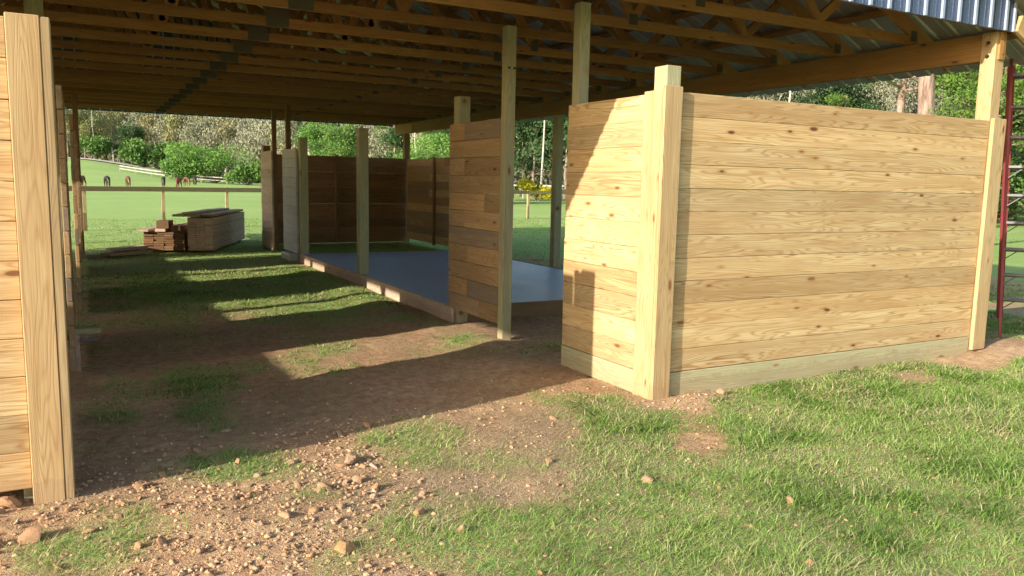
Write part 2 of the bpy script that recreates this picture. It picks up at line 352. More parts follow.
def strawy(x, y): return np.clip(blobs(SB, x, y) + .15 + .7 * (fbm(x * 3 + 50, y * 3) - .5), 0, 1)
def axis(lo, hi, st, far_lo, far_hi, gr=1.14):
    a_ = list(np.arange(lo, hi + 1e-6, st)); s = st
    while a_[-1] < far_hi: s *= gr; a_.append(a_[-1] + s)
    s = st
    while a_[0] > far_lo: s *= gr; a_.insert(0, a_[0] - s)
    return np.array(a_)
gx = axis(-1.2, 10, .045, -1500, 1500); gy = axis(1.4, 9.0, .045, -600, 1800, 1.11)
X, Y = np.meshgrid(gx, gy, indexing='ij'); Z = terrain(X, Y)
G_ = grassy(X, Y); rough_ = np.exp(-(np.hypot(X, Y) / 14) ** 2)
Z = Z + rough_ * (1 - np.clip(G_, 0, 1)) * (.030 * (fbm(X * 9, Y * 9) - .5) + .018 * (vnoise(X * 23, Y * 23) - .5))
nx, ny = X.shape
me = bpy.data.meshes.new('ground')
ii = np.arange(nx * ny).reshape(nx, ny)
quads = np.stack([ii[:-1, :-1], ii[1:, :-1], ii[1:, 1:], ii[:-1, 1:]], -1).reshape(-1, 4)
me.vertices.add(nx * ny); me.vertices.foreach_set('co', np.stack([X, Y, Z], -1).astype(np.float32).ravel())
me.loops.add(len(quads) * 4); me.loops.foreach_set('vertex_index', quads.ravel().astype(np.int32))
me.polygons.add(len(quads)); me.polygons.foreach_set('loop_start', np.arange(0, len(quads) * 4, 4, dtype=np.int32)); me.polygons.foreach_set('loop_total', np.full(len(quads), 4, dtype=np.int32))
me.update(calc_edges=True); me.polygons.foreach_set('use_smooth', [True] * len(quads))
a1 = me.attributes.new('grass', 'FLOAT', 'POINT'); a1.data.foreach_set('value', G_.astype(np.float32).ravel())
a1 = me.attributes.new('straw', 'FLOAT', 'POINT'); a1.data.foreach_set('value', strawy(X, Y).astype(np.float32).ravel())
def ground_mat():
    m, t, b = mat('soil_and_grass'); tc = N(t, 'ShaderNodeTexCoord').outputs['Object']
    g = N(t, 'ShaderNodeAttribute', attribute_name='grass').outputs['Fac']; s = N(t, 'ShaderNodeAttribute', attribute_name='straw').outputs['Fac']
    n1 = noise(t, tc, 1.3, 5, .6).outputs['Fac']; n2 = noise(t, tc, 14, 5, .7).outputs['Fac']; n3 = noise(t, tc, 90, 3, .7).outputs['Fac']; nf = noise(t, tc, .07, 5, .6).outputs['Fac']
    soil = ramp(t, n1, [(.3, (.42, .255, .145)), (.5, (.55, .365, .215)), (.7, (.64, .46, .29))])
    soil = mixc(t, ramp(t, n2, [(.36, .75), (.60, 0.0)]), soil, (.29, .155, .09))
    soil = mixc(t, ramp(t, n3, [(.52, 0.0), (.68, .55)]), soil, (.62, .49, .36))
    strw = mixc(t, ramp(t, n3, [(.35, 0.0), (.6, 1.0)]), (.24, .17, .11), (.48, .38, .25))
    soil = mixc(t, math_(t, 'MULTIPLY', s, .75), soil, strw)
    far = mixc(t, ramp(t, nf, [(.3, 0.0), (.7, 1.0)]), (.24, .41, .10), (.37, .50, .17))
    far = mixc(t, ramp(t, n1, [(.35, .35), (.6, 0.0)]), far, (.22, .35, .10))
    far = mixc(t, ramp(t, n3, [(.4, .4), (.6, 0.0)]), far, (.24, .28, .12))
    gm = math_(t, 'ADD', g, math_(t, 'MULTIPLY', math_(t, 'SUBTRACT', n2, .5), .9))
    c = mixc(t, ramp(t, gm, [(.42, 0.0), (1.0, .50), (1.4, .97)]), soil, far)
    t.links.new(c, b.inputs['Base Color']); b.inputs['Roughness'].default_value = 1; b.inputs['Specular IOR Level'].default_value = .1
    bump(t, b, math_(t, 'ADD', n2, math_(t, 'MULTIPLY', n3, .9)), 1.0, .018); return m
me.materials.append(ground_mat()); go = bpy.data.objects.new('ground', me); COL.objects.link(go); go['kind'] = 'structure'

# clods: stuff
def lump(mb, x, y, z, r, rn=None, sub=0):
    ph = (1 + 5 ** .5) / 2
    V = [(-1, ph, 0), (1, ph, 0), (-1, -ph, 0), (1, -ph, 0), (0, -1, ph), (0, 1, ph), (0, -1, -ph), (0, 1, -ph), (ph, 0, -1), (ph, 0, 1), (-ph, 0, -1), (-ph, 0, 1)]
    F = [(0, 11, 5), (0, 5, 1), (0, 1, 7), (0, 7, 10), (0, 10, 11), (1, 5, 9), (5, 11, 4), (11, 10, 2), (10, 7, 6), (7, 1, 8), (3, 9, 4), (3, 4, 2), (3, 2, 6), (3, 6, 8), (3, 8, 9), (4, 9, 5), (2, 4, 11), (6, 2, 10), (8, 6, 7), (9, 8, 1)]
    V = [Vector(v).normalized() for v in V]
    for _ in range(sub):
        cache = {}; NF = []
        def mid(i, j):
            k = (min(i, j), max(i, j))
            if k not in cache: cache[k] = len(V); V.append((V[i] + V[j]).normalized())
            return cache[k]
        for a_, b_, c_ in F: ab, bc, ca = mid(a_, b_), mid(b_, c_), mid(c_, a_); NF += [(a_, ab, ca), (b_, bc, ab), (c_, ca, bc), (ab, bc, ca)]
        F = NF
    s = [random.uniform(.75, 1.3), random.uniform(.75, 1.3), random.uniform(.5, .85)]
    dirs = [Vector((random.gauss(0, 1), random.gauss(0, 1), random.gauss(0, 1))).normalized() for _ in range(9)]; cut = [random.uniform(.45, .80) for _ in dirs]
    P = []
    for v in V:
        q = 1.0
        for d, k in zip(dirs, cut):
            dt = v.dot(d)
            if dt > k: q = min(q, k / dt)
        q *= random.uniform(.97, 1.03)
        P.append((x + v.x * s[0] * r * q, y + v.y * s[1] * r * q, z + v.z * s[2] * r * q))
    mb.add(P, F, rn=rn)
cl = MB(); n_ = 0
while n_ < 7000:
    x = random.uniform(-.6, 4.6); y = random.uniform(1.9, 9) if random.random() < .5 else random.uniform(2.2, 5)
    k = float(blobs(KB, np.array(x), np.array(y))) + .12 * (y < 6.5)
    if random.random() > k * (1.0 if float(grassy(np.array(x), np.array(y))) < .6 else .3): continue
    if 3.55 < x and y > 4.4: continue
    r = .003 + .014 * random.random() ** 4; lump(cl, x, y, float(terrain(x, y)) + r * .3, r); n_ += 1

def clodmat():
    m, t, b = mat('soil_clods'); rn = N(t, 'ShaderNodeAttribute', attribute_name='rnd').outputs['Fac']
    t.links.new(ramp(t, rn, [(0, (.36, .21, .12)), (.5, (.47, .30, .18)), (.9, (.50, .34, .20)), (1, (.54, .42, .30))]), b.inputs['Base Color']); b.inputs['Roughness'].default_value = 1; return m
tag(cl.build('soil_clods', clodmat()), 'crumbs of tan and reddish soil scattered over the bare ground', 'soil', kind='stuff')

# stones: one object each
protos = []
for i in range(9):
    mb = MB(); lump(mb, 0, 0, 0, 1, sub=2); me_ = mb.mesh('stone', M['stone']); protos.append(me_)
special = [  # px-free world spots of the stones one can point to: x, y, size, label
 (SP[0], .050, 'orange stone in sparse grass near the left post foot'), (SP[1], .062, 'largest tan stone on the dirt at the shadow edge'),
 (SP[2], .034, 'round pale stone alone on the straw covered ground'), (SP[3], .036, 'pale yellow stone against the kick board beside the corner post'),
 (SP[4], .040, 'tan stone in the grass right of the dry straw patch'), (SP[5], .045, 'rounded brown stone at the lower edge of the dirt spill'),
 (SP[6], .075, 'big orange rock under the left plank wall'), (SP[7], .035, 'small tan stone in the lawn below the bare patch')]
for (xy, r, lab) in special:
    o = bpy.data.objects.new('stone', random.choice(protos)); COL.objects.link(o); x, y = xy
    o.location = (x, y, float(terrain(x, y)) + r * .35); o.scale = (r, r, r * .9); o.rotation_euler = (random.random(), 0, random.random() * 6); tag(o, lab, 'stone', 'stones lying on the ground')
n_ = 0
while n_ < 255:
    x = random.uniform(-.5, 3.4); y = random.uniform(2.0, 5.2)
    if random.random() > float(blobs(KB, np.array(x), np.array(y))) * .8 + .02: continue
    r = .009 + .026 * random.random() ** 3.2
    o = bpy.data.objects.new('stone', random.choice(protos)); COL.objects.link(o)
    o.location = (x, y, float(terrain(x, y)) + r * .15); o.scale = (r * random.uniform(.8, 1.3), r, r * random.uniform(.7, 1)); o.rotation_euler = (random.random(), random.random(), random.random() * 6)
    tag(o, 'small dusty tan stone loose on the bare dirt in front', 'stone', 'small stones loose on the bare dirt'); n_ += 1

# ---------------------------------------------------------------- grass
def blade_mesh(name, P, H, W, lean, A, matr, rn):
    """P (n,3) roots, H heights, W widths, lean lengths, A azimuths: each blade a bent strip of three faces"""
    n = len(P); dx = np.cos(A); dy = np.sin(A); wx = -dy; wy = dx
    v = np.zeros((n, 5, 3), np.float32)
    for k, (hf, lf, wf) in enumerate(((0, 0, 1), (.6, .35, .8))):
        for s, sg in enumerate((-1, 1)):
            v[:, k * 2 + s, 0] = P[:, 0] + dx * lean * lf + wx * W * wf * .5 * sg
            v[:, k * 2 + s, 1] = P[:, 1] + dy * lean * lf + wy * W * wf * .5 * sg
            v[:, k * 2 + s, 2] = P[:, 2] + H * hf
    v[:, 4, 0] = P[:, 0] + dx * lean; v[:, 4, 1] = P[:, 1] + dy * lean; v[:, 4, 2] = P[:, 2] + H
    me = bpy.data.meshes.new(name); me.vertices.add(n * 5); me.vertices.foreach_set('co', v.ravel())
    b = (np.arange(n) * 5)[:, None]
    loops = np.concatenate([b + np.array([0, 1, 3, 2]), b + np.array([2, 3, 4])], 1).astype(np.int32)
    me.loops.add(n * 7); me.loops.foreach_set('vertex_index', loops.ravel())
    st = (np.arange(n) * 7)[:, None] + np.array([0, 4]); me.polygons.add(n * 2)
    me.polygons.foreach_set('loop_start', st.ravel().astype(np.int32)); me.polygons.foreach_set('loop_total', np.tile([4, 3], n).astype(np.int32))
    me.update(calc_edges=True)
    at = me.attributes.new('rnd', 'FLOAT', 'POINT'); at.data.foreach_set('value', np.repeat(rn, 5).astype(np.float32))
    me.materials.append(matr); return me
def scatter(n, x0, x1, y0, y1, dens):
    x = rng.uniform(x0, x1, n); y = rng.uniform(y0, y1, n)
    k = rng.random(n) < dens(x, y)
    # keep to the camera's side view wedge, roughly
    be = np.degrees(np.arctan2(x, y)); k &= (be > -9) & (be < 68)
    k &= ~((x > 3.5) & (x < 7.2) & (y > 7.8) & (y < 14.8)); k &= ~((x > -4) & (x < -.05) & (y > 4.1) & (y < 19))
    return x[k], y[k]
gd = lambda x, y: sstep(.35, 1.0, grassy(x, y)) + .03
x1, y1 = scatter(470000, -1, 10.5, 1.3, 6.5, gd); x2, y2 = scatter(240000, -1, 14, 6.5, 14, gd); x3, y3 = scatter(200000, -3, 28, 14, 32, lambda x, y: gd(x, y) * .8)
x4, y4 = scatter(90000, 2.0, 9.0, 2.0, 4.4, lambda x, y: sstep(.55, 1.1, grassy(x, y)) * sstep(.45, .62, fbm(x * 1.7, y * 1.7)))
xs = np.concatenate([x1, x2, x3, x4]); ys = np.concatenate([y1, y2, y3, y4]); d = np.hypot(xs, ys); n = len(xs)
clump = fbm(xs * 5, ys * 5, 3); H = (.008 + .028 * rng.random(n) ** 2.0) * (.05 + 1.9 * np.clip(clump, .32, 1)) * (.6 + .5 * np.clip(grassy(xs, ys), 0, 1))
H[-len(x4):] *= 1.4; H[(xs > 4.3) & (ys < 3.6)] *= 1.25
H = np.where(d > 14, H * .8, H); W = np.clip(.0010 * d, .0030, .02) * rng.uniform(.6, 1.5, n)
A = rng.uniform(0, 2 * np.pi, n); lean = H * rng.uniform(.5, 3.0, n)
P = np.stack([xs, ys, terrain(xs, ys) - .006], -1)
rn_ = np.clip(.10 + .55 * rng.random(n) + .9 * (fbm(xs * 2.3 + 9, ys * 2.3, 4) - .5), 0, .75); rn_ = np.where(rng.random(n) < .10 + .35 * (fbm(xs * 1.1 + 70, ys * 1.1, 3) > .52), .8 + .2 * rng.random(n), rn_)
tag(link(blade_mesh('grass', P, H, W, lean, A, M['grass'], rn_), 'grass'), 'short uneven green grass growing around the barn', 'grass', kind='stuff')
x1, y1 = scatter(330000, -1, 10, 1.3, 6.5, lambda x, y: .30 * sstep(.3, .8, grassy(x, y)) + .03 + .65 * strawy(x, y) * sstep(.02, .3, grassy(x, y) + strawy(x, y) * .5))
n = len(x1); P = np.stack([x1, y1, terrain(x1, y1) + .002], -1); lean = rng.uniform(.01, .055, n)
tag(link(blade_mesh('dry_grass', P, rng.uniform(.001, .016, n), rng.uniform(.0015, .0035, n), lean, rng.uniform(0, 6.28, n), M['straw'], rng.random(n) * .7), 'dry_grass'), 'dead straw coloured grass lying flat on the soil', 'dry grass', kind='stuff')

# ---------------------------------------------------------------- the barn
XL, XR, YF, YB = -3.98, 7.60, 4.45, 20.3
barn = empty('pole_barn', (1.8, 12, 0), 'open sided pole barn with wooden trusses under a ribbed metal roof', 'barn')
def post(x0, y0, x1, y1, z0, z1, name='post', parent=barn, m_='post'):
    mb = MB(); mb.box(x0, y0, z0, x1, y1, z1, .004); return mb.build(name, M[m_], parent)
ZC = 3.02                                   # underside of the bottom chords
PITCH = .45; XM = 1.8
def roofz(x): return ZC + .105 + .10 + PITCH * (XR - XM - abs(x - XM))   # top of the top chord
# posts of the barn itself
fr = post(7.45, 4.49, 7.59, 4.63, -.3, ZC - .002, m_='pine_pale')
for z in (2.92, 2.80):
    mb = MB(); mb.tube([(7.452, 4.56, z), (7.432, 4.56, z)], [.016, .016], 8); mb.tube([(7.433, 4.56, z), (7.42, 4.56, z)], [.009, .009], 6); mb.build('bolt', M['iron'], fr)
post(7.40, 12.02, 7.54, 12.16, -.3, 2.75)
post(7.38, 19.32, 7.52, 19.46, -.3, 2.75, m_='brown')
post(3.645, 5.60, 3.745, 5.70, -.3, ZC - .002)
cp = post(3.61, 6.79, 3.71, 6.89, -.3, ZC - .002)
for x in (3.632, 3.688):
    mb = MB(); mb.tube([(x, 6.79, 2.63), (x, 6.775, 2.63)], [.011, .011], 8); mb.build('bolt', M['iron'], cp)
post(3.75, 16.42, 3.84, 16.51, -.3, ZC - .002, m_='brown'); post(3.75, 17.72, 3.84, 17.81, -.3, ZC - .002, m_='brown')
for y in (4.29, 8.1, 11.9, 15.0, 19.6): post(-3.98, y, -3.84, y + .14, -.3, 2.92)
post(-.285, 4.285, -.145, 4.425, -.3, 2.24); post(-.144, 4.43, -.10, 4.49, -.3, 2.24, m_='brown')
for y in (8.1, 11.75, 15.4, 18.7): post(-.32, y, -.18, y + .14, -.3, ZC - .002)
# carrying beams: doubled planks
for x in (7.48, -3.98):
    mb = MB(); y = YF + .02 if x > 0 else 4.29
    while y < YB:
        e = min(y + 4.88, YB)
        zl = 2.765 if x > 0 else 2.93
        mb.box(x - .0, y + .002, zl, x + .045, e, ZC - .003, .003); mb.box(x + .049, y + .002, zl, x + .094, e, ZC - .003, .003); y = e
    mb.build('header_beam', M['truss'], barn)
# trusses
def truss_mesh(seed):
    random.seed(seed); mb = MB(); t_ = .038; h = .095
    # bottom chord in two lengths
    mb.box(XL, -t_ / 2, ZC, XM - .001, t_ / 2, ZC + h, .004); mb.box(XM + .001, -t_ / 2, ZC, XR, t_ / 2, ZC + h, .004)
    zt = lambda x: ZC + h + .012 + PITCH * (XR - XM - abs(x - XM))
    for s in (-1, 1):
        ex = XM + s * (XR - XM); rz_ = ZC + h / 2 + .03
        tl = .55 if s > 0 else .22; tail = XM + s * (XR - XM + tl)
        mb.beam((tail, 0, zt(XR) - tl * PITCH - .0), (XM + s * .02, 0, zt(XM) - .009 ), t_, .14)
        px = [XM, XM + s * 1.55, XM + s * 3.1, XM + s * 4.55]
        bx = [XM, XM + s * .95, XM + s * 2.9, XM + s * 4.35]
        tx = [XM + s * 1.75, XM + s * 3.55, XM + s * 4.8]
        zb = ZC + h + .004
        for b_, q in ((bx[1], XM + s * .12), (bx[1], tx[0]), (bx[2], tx[0]), (bx[2], tx[1]), (bx[3], tx[1]), (bx[3], tx[2])):
            mb.beam((b_, 0, zb), (q, 0, zt(q) - .095), t_, .09, up=(0, 1, 0)) if False else mb.beam((b_, 0, zb), (q, 0, zt(q) - .095), .036, .088)
    return mb.mesh('truss', M['truss'])
def plate_mesh(w_, h_, y):
    mb = MB(); mb.box(-w_ / 2, y - .0015, -h_ / 2, w_ / 2, y + .0015, h_ / 2, .0005)
    return mb
tm = [truss_mesh(s) for s in (3, 8, 21)]
pm_big = plate_mesh(.22, .19, 0).mesh('gusset_plate', M['plate']); pm_small = plate_mesh(.10, .10, 0).mesh('gusset_plate', M['plate'])
random.seed(4); NT = 18; ty = [YF + .0 + .93 * i for i in range(NT)]
for i, y in enumerate(ty):
    o = link(tm[i % 3], 'truss', barn); o.location = (0, y + .02, 0)
    for (x, z, pm) in ([(XM, ZC + .095, pm_big)] + [(XM + s * v, ZC + .09, pm_small) for s in (-1, 1) for v in (2.9, 5.72)]):
        g_ = bpy.data.objects.new('gusset_plate', pm); COL.objects.link(g_); g_.parent = o; g_.location = (x, -.0215, z)
# purlins along the barn on top of the trusses
for s in (-1, 1):
    for k in range(10 if s > 0 else 9):
        dx = .25 + k * .66; x = XM + s * dx
        z = roofz(XM + s * dx) - .018 + .03
        mb = MB(); yy = 4.0
        ang = math.atan(PITCH) * s
        while yy < YB + .3:
            e = min(yy + 4.9, YB + .45); m4 = Matrix.Translation((x, 0, z)) @ Matrix.Rotation(ang, 4, 'Y')
            mb.box(-.045, yy + .001, -.019, .045, e, .019, .003, mat4=m4); yy = e
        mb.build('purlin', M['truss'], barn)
# ribbed metal sheets
def roof_sheet(s):
    mb = MB(); pts = []
    y = 3.98; prof = []
    while y < YB + .5:
        for dy, dz in ((0, 0), (.018, .019), (.040, .019), (.058, 0), (.095, 0), (.10, .003), (.125, .003), (.13, 0)): prof.append((y + dy, dz))
        y += .229
    up = []
    for (y, dz) in prof:
        for dd in (0.0, 6.75 if s > 0 else 6.12):
            x = XM + s * dd; z = roofz(XM + s * dd) + .055 + dz; up.append((x, y, z))
    n = len(prof); F = [(2 * i, 2 * i + 2, 2 * i + 3, 2 * i + 1) if s > 0 else (2 * i, 2 * i + 1, 2 * i + 3, 2 * i + 2) for i in range(n - 1)]
    lo = [(p[0], p[1], p[2] - .0012) for p in up]; o = len(up)
    F += [tuple(j + o for j in f[::-1]) for f in F]
    mb.add(up + lo, F); return mb.build('roof_sheet', M['roofing'], barn)
roof_sheet(1); roof_sheet(-1)
# gable cladding in front
def zg(x): return roofz(x) + .03
def gable(y, name):
    mb = MB(); RB = []; x = XL - .04; xe = XR - .04; st = .229
    while x < xe - .01:
        x2 = min(x + st, xe)
        xs_ = [x, x2] if not (x < XM < x2) else [x, XM, x2]
        for u, v in zip(xs_[:-1], xs_[1:]):
            V = [(u, y, ZC - .012), (v, y, ZC - .012), (v, y, zg(v)), (u, y, zg(u))]
            mb.add(V + [(p[0], p[1] + .0015, p[2]) for p in V], [(0, 1, 2, 3), (7, 6, 5, 4), (0, 4, 5, 1)])
        rb = MB(); RB.append(rb); rb.box(x - .018, y - .02, ZC - .014, x + .018, y - .0005, zg(x) - .01, .007)
        for dx in (.075, .15):
            if x + dx < xe: mb.box(x + dx - .009, y - .0045, ZC - .0125, x + dx + .009, y - .0005, zg(x + dx) - .02, .002)
        x = x2
    rb = MB(); RB.append(rb); rb.box(xe - .02, y - .02, ZC - .014, xe + .01, y - .0005, zg(xe) - .01, .007)
    g_ = mb.build(name, M['gable'], barn); [q.build('rib', M['gable_rib'], g_) for q in RB]; return g_
gable(YF - .03, 'gable_cladding'); gable(YB + .42, 'gable_cladding')
# fly rafters under the front overhang, and tails
mb = MB()
for s, tl in ((-1, .22), (1, .60)): mb.beam((XM + s * (XR - XM + tl), 4.06, roofz(XR) - tl * PITCH - .065), (XM + s * .02, 4.06, roofz(XM) - .065), .038, .12)
mb.build('fly_rafter', M['pine'], barn)
mb = MB(); mb.beam((7.60, 4.40, roofz(7.60) - .14), (8.42, 4.40, roofz(8.42) - .14), .04, .16); mb.build('rafter_tail', M['pine'], barn)

# ---------------------------------------------------------------- plank walls
def planks(axis_, face, a0, a1, z0, z1, n, thick=.038, joints=False, gap=.003, dirn=1, skip=()):
    """boards laid level; axis_ 'x': wall runs along x, its outer face at y=face; 'y': runs along y, outer face at x=face"""
    mb = MB(); hh = (z1 - z0) / n
    for i in range(n):
        if i in skip: continue
        zb = z0 + i * hh; cuts = [a0, a1]
        if joints and random.random() < .55: cuts = [a0, a0 + (a1 - a0) * random.choice((.28, .35, .6, .68)), a1]
        for u, v in zip(cuts[:-1], cuts[1:]):
            j = random.uniform(-.0025, .0025); e = random.uniform(-.006, .006) if not joints else random.uniform(-.004, .004)
            g_ = gap * random.uniform(.3, 1.5); u2 = u + .001; v2 = v - .001 + (e if v == a1 and axis_ == 'y' else 0)
            tilt = random.uniform(-.001, .001)
            if axis_ == 'x': mb.box(u2, face + j, zb + g_ / 2 + tilt, v2, face + thick + j, zb + hh - g_ / 2, .0035)
            else: mb.box(face + j, u2, zb + g_ / 2 + tilt, face + thick + j, v2, zb + hh - g_ / 2, .0035)
    return mb
def wall(label, axis_, face, a0, a1, z0, z1, n, mt, kick=None, kick_m='treated', group='plank stall walls', **k):
    loc = ((a0 + a1) / 2, face, 0) if axis_ == 'x' else (face, (a0 + a1) / 2, 0)
    r = empty('stall_wall', loc, label, 'wall', group)
    planks(axis_, face, a0, a1, z0, z1, n, **k).build('plank_panel', M[mt], r)
    if kick is not None: planks(axis_, face, a0, a1, kick, z0 - .003, 1).build('kick_board', M[kick_m], r)
    return r
random.seed(77)
# near stall, face to the camera
w1 = wall('long wall of new yellow boards facing the lawn, between the corner post and the right post', 'x', 4.487, 3.795, 7.452, .185, 2.215, 12, 'pine', kick=-.02, gap=.0012)
mb = MB(); mb.box(7.462, 4.447, .055, 7.655, 4.485, 2.235, .004, mat4=Matrix.Translation((0, 0, 0))); mb.build('end_board', M['pine_pale'], w1)
# near stall, aisle side
w2 = wall('short wall of new honey coloured boards running back from the corner post', 'y', 3.612, 4.685, 5.70, .185, 2.20, 11, 'pine', kick=0.0, gap=.0015)
# corner post with its two cover boards
c1 = empty('corner_post', (3.7, 4.55, 0), 'near corner post wrapped in two pale boards, greenish sawn top showing', 'post')
post(3.652, 4.489, 3.778, 4.63, -.3, 2.39, 'timber_post', c1)
mb = MB(); mb.box(3.61, 4.447, -.05, 3.768, 4.486, 2.245, .004); mb.build('front_cover_board', M['pine_pale'], c1)
mb = MB(); mb.box(3.61, 4.489, -.05, 3.649, 4.683, 2.22, .004); mb.build('side_cover_board', M['pine_pale'], c1)
# wing wall beyond the door opening
w3 = wall('narrow wall of older stained boards beside the bolted middle post', 'y', 3.61, 6.895, 8.09, .165, 2.17, 11, 'mixed', joints=True)
post(3.655, 7.95, 3.79, 8.085, -.3, 2.47, 'timber_post', w3)
# post on the slab edge
p4 = tag(post(3.61, 11.28, 3.75, 11.42, .171, 2.30, 'timber_post', None), 'greenish square post standing alone on the slab edge', 'post')
# far stall
w5 = wall('grey sunlit wall panel at the near end of the far stall', 'y', 3.61, 15.08, 16.2, .155, 2.12, 11, 'grey')
post(3.65, 14.9, 3.79, 15.04, -.1, 2.31, 'timber_post', w5)
w6 = wall('brown wall panel farthest down the aisle, left of the grey one', 'y', 3.61, 17.2, 18.3, .04, 2.13, 11, 'old')
post(3.65, 18.17, 3.79, 18.31, -.2, 2.27, 'timber_post', w6, 'brown')
w7 = wall('long dark back wall of the far stall with light showing between boards', 'x', 19.26, 4.0, 7.40, .02, 2.12, 11, 'brown', gap=.0005)
mb = MB(); mb.box(5.55, 19.215, .02, 5.64, 19.258, 2.14, .003); mb.build('batten', M['brown'], w7)
w8 = wall('brown side wall of the far stall running along the outer posts', 'y', 7.40, 15.6, 19.2, .10, 2.10, 11, 'mixed', gap=.001, joints=True)
mb = MB(); mb.box(7.355, 17.36, .06, 7.397, 17.45, 2.13, .003); mb.build('batten', M['brown'], w8)
# foot block
mb = MB(); mb.box(3.50, 15.25, -.05, 3.66, 15.95, .13, .012); tag(mb.build('concrete_block', M['roofing'], None), 'pale concrete block under the grey wall panel', 'block')
# left row
w9 = wall('yellow plank wall at the left frame edge, facing the camera', 'x', 4.243, -3.96, -.243, .075, 2.235, 12, 'pine')
tag(post(.0, 17.02, .09, 17.12, -.3, ZC - .002, 'timber_post', None, 'brown'), 'dark post at the far end of the left side, reaching the roof', 'post')
c2 = empty('corner_post', (-.15, 4.3, 0), 'tall pale cover boards of the left front corner with brown knots', 'post')
mb = MB(); mb.box(-.242, 4.20, -.05, -.111, 4.24, 2.245, .003); mb.build('front_cover_board', M['pine_pale'], c2)
mb = MB(); mb.box(-.1095, 4.202, -.05, -.071, 4.395, 2.24, .004); mb.build('side_cover_board', M['pine_pale'], c2)
for (fx, u, v, lab) in ((-.125, 4.50, 5.70, 'plank wall running back right behind the left cover boards'), (-.06, 6.80, 8.60, 'second plank wall along the left side of the aisle'),
                    (.00, 9.95, 12.2, 'third plank wall along the left side of the aisle'), (.03, 13.55, 15.4, 'fourth plank wall along the left side of the aisle'), (.06, 16.3, 17.0, 'short last plank wall at the far end of the left side')):
    wall(lab, 'y', fx - .038, u, v, .06, 2.2, 12, 'mixed', gap=.006)
wall('outer wall of the left stalls behind the aisle walls', 'y', -3.99, 4.30, 17.5, .05, 2.02, 11, 'brown', gap=.006)

# slab
slab = empty('concrete_slab', (5.3, 11, 0), 'smooth bluish grey concrete slab framed with wooden form boards', 'slab')
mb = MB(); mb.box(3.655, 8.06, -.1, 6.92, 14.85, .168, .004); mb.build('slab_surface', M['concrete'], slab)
mb = MB(); y = 8.0
for e in (11.25, 14.9): mb.box(3.61, y + .002, -.12, 3.648, e, .172, .003); y = e
mb.build('form_board', M['old'], slab)
mb = MB(); mb.box(3.80, 8.015, -.1, 6.96, 8.055, .171, .003); mb.build('form_board', M['mixed'], slab)
mb = MB(); mb.box(6.925, 8.06, -.12, 6.965, 14.85, .171, .003); mb.build('form_board', M['brown'], slab)

# scrap planks lying out of the first left doorway
tr = empty('trestle', (-.02, 7.1, 0), 'low trestle of scrap boards sticking out behind the left corner', 'trestle')
mb = MB(); mb.box(-.5, 7.05, .300, .125, 7.15, .345, .003); mb.build('top_board', M['post'], tr)
mb = MB(); mb.box(-.5, 7.16, .235, .03, 7.20, .285, .003); mb.build('rail', M['old'], tr)
for x in (-.03, -.45): mb = MB(); mb.box(x - .04, 7.06, -.02, x, 7.15, .298, .003); mb.build('leg', M['old'], tr)
mb = MB(); mb.box(-.03, 7.02, .246, .095, 7.045, .268, .003, mat4=Matrix.Translation((0, 7.03, .25)) @ Matrix.Rotation(.0, 4, 'Y') @ Matrix.Translation((0, -7.03, -.25)))
tag(mb.build('wood_scrap', M['alu'], None), 'small white offcut resting against the trestle', 'offcut')

# ---------------------------------------------------------------- lumber pile
def stack(label, loc, rz, L, W, rows, cols, bh, m_, name='lumber_stack', cat='lumber', grp='piled lumber at the far end', ragged=.05, z0=.05):
    e = empty(name, loc, label, cat, grp, rz, turned=True)
    mb = MB(); bw = W / cols
    for r in range(rows):
        for c_ in range(cols):
            o_ = random.uniform(0, ragged); mb.box(c_ * bw + .002, o_, z0 + r * bh + .001, (c_ + 1) * bw - .002, L + random.uniform(-ragged, ragged), z0 + (r + 1) * bh - .003, .004)
    mb.build('boards', M[m_], e)
    mb = MB()
    for y in (.35, L - .5): mb.box(.02, y, -.01, W - .02, y + .09, z0 - .001, .003)
    mb.build('bearer', M['brown'], e); return e
RZ = -.355
def off(base, dx, dy): c_, s_ = math.cos(RZ), math.sin(RZ); return (base[0] + dx * c_ - dy * s_, base[1] + dx * s_ + dy * c_)
B0 = (1.96, 17.5)
stack('tall stack of grey weathered boards with orange sawn ends', (*B0, 0), RZ, 3.5, .50, 15, 3, .045, 'old', ragged=.02)
stack('low stack of boards coloured dark for shade, left of the tall stack', (*off(B0, -.86, -.02), 0), RZ, 3.0, .80, 8, 4, .047, 'dark')  # the wood colour carries the shade on this stack
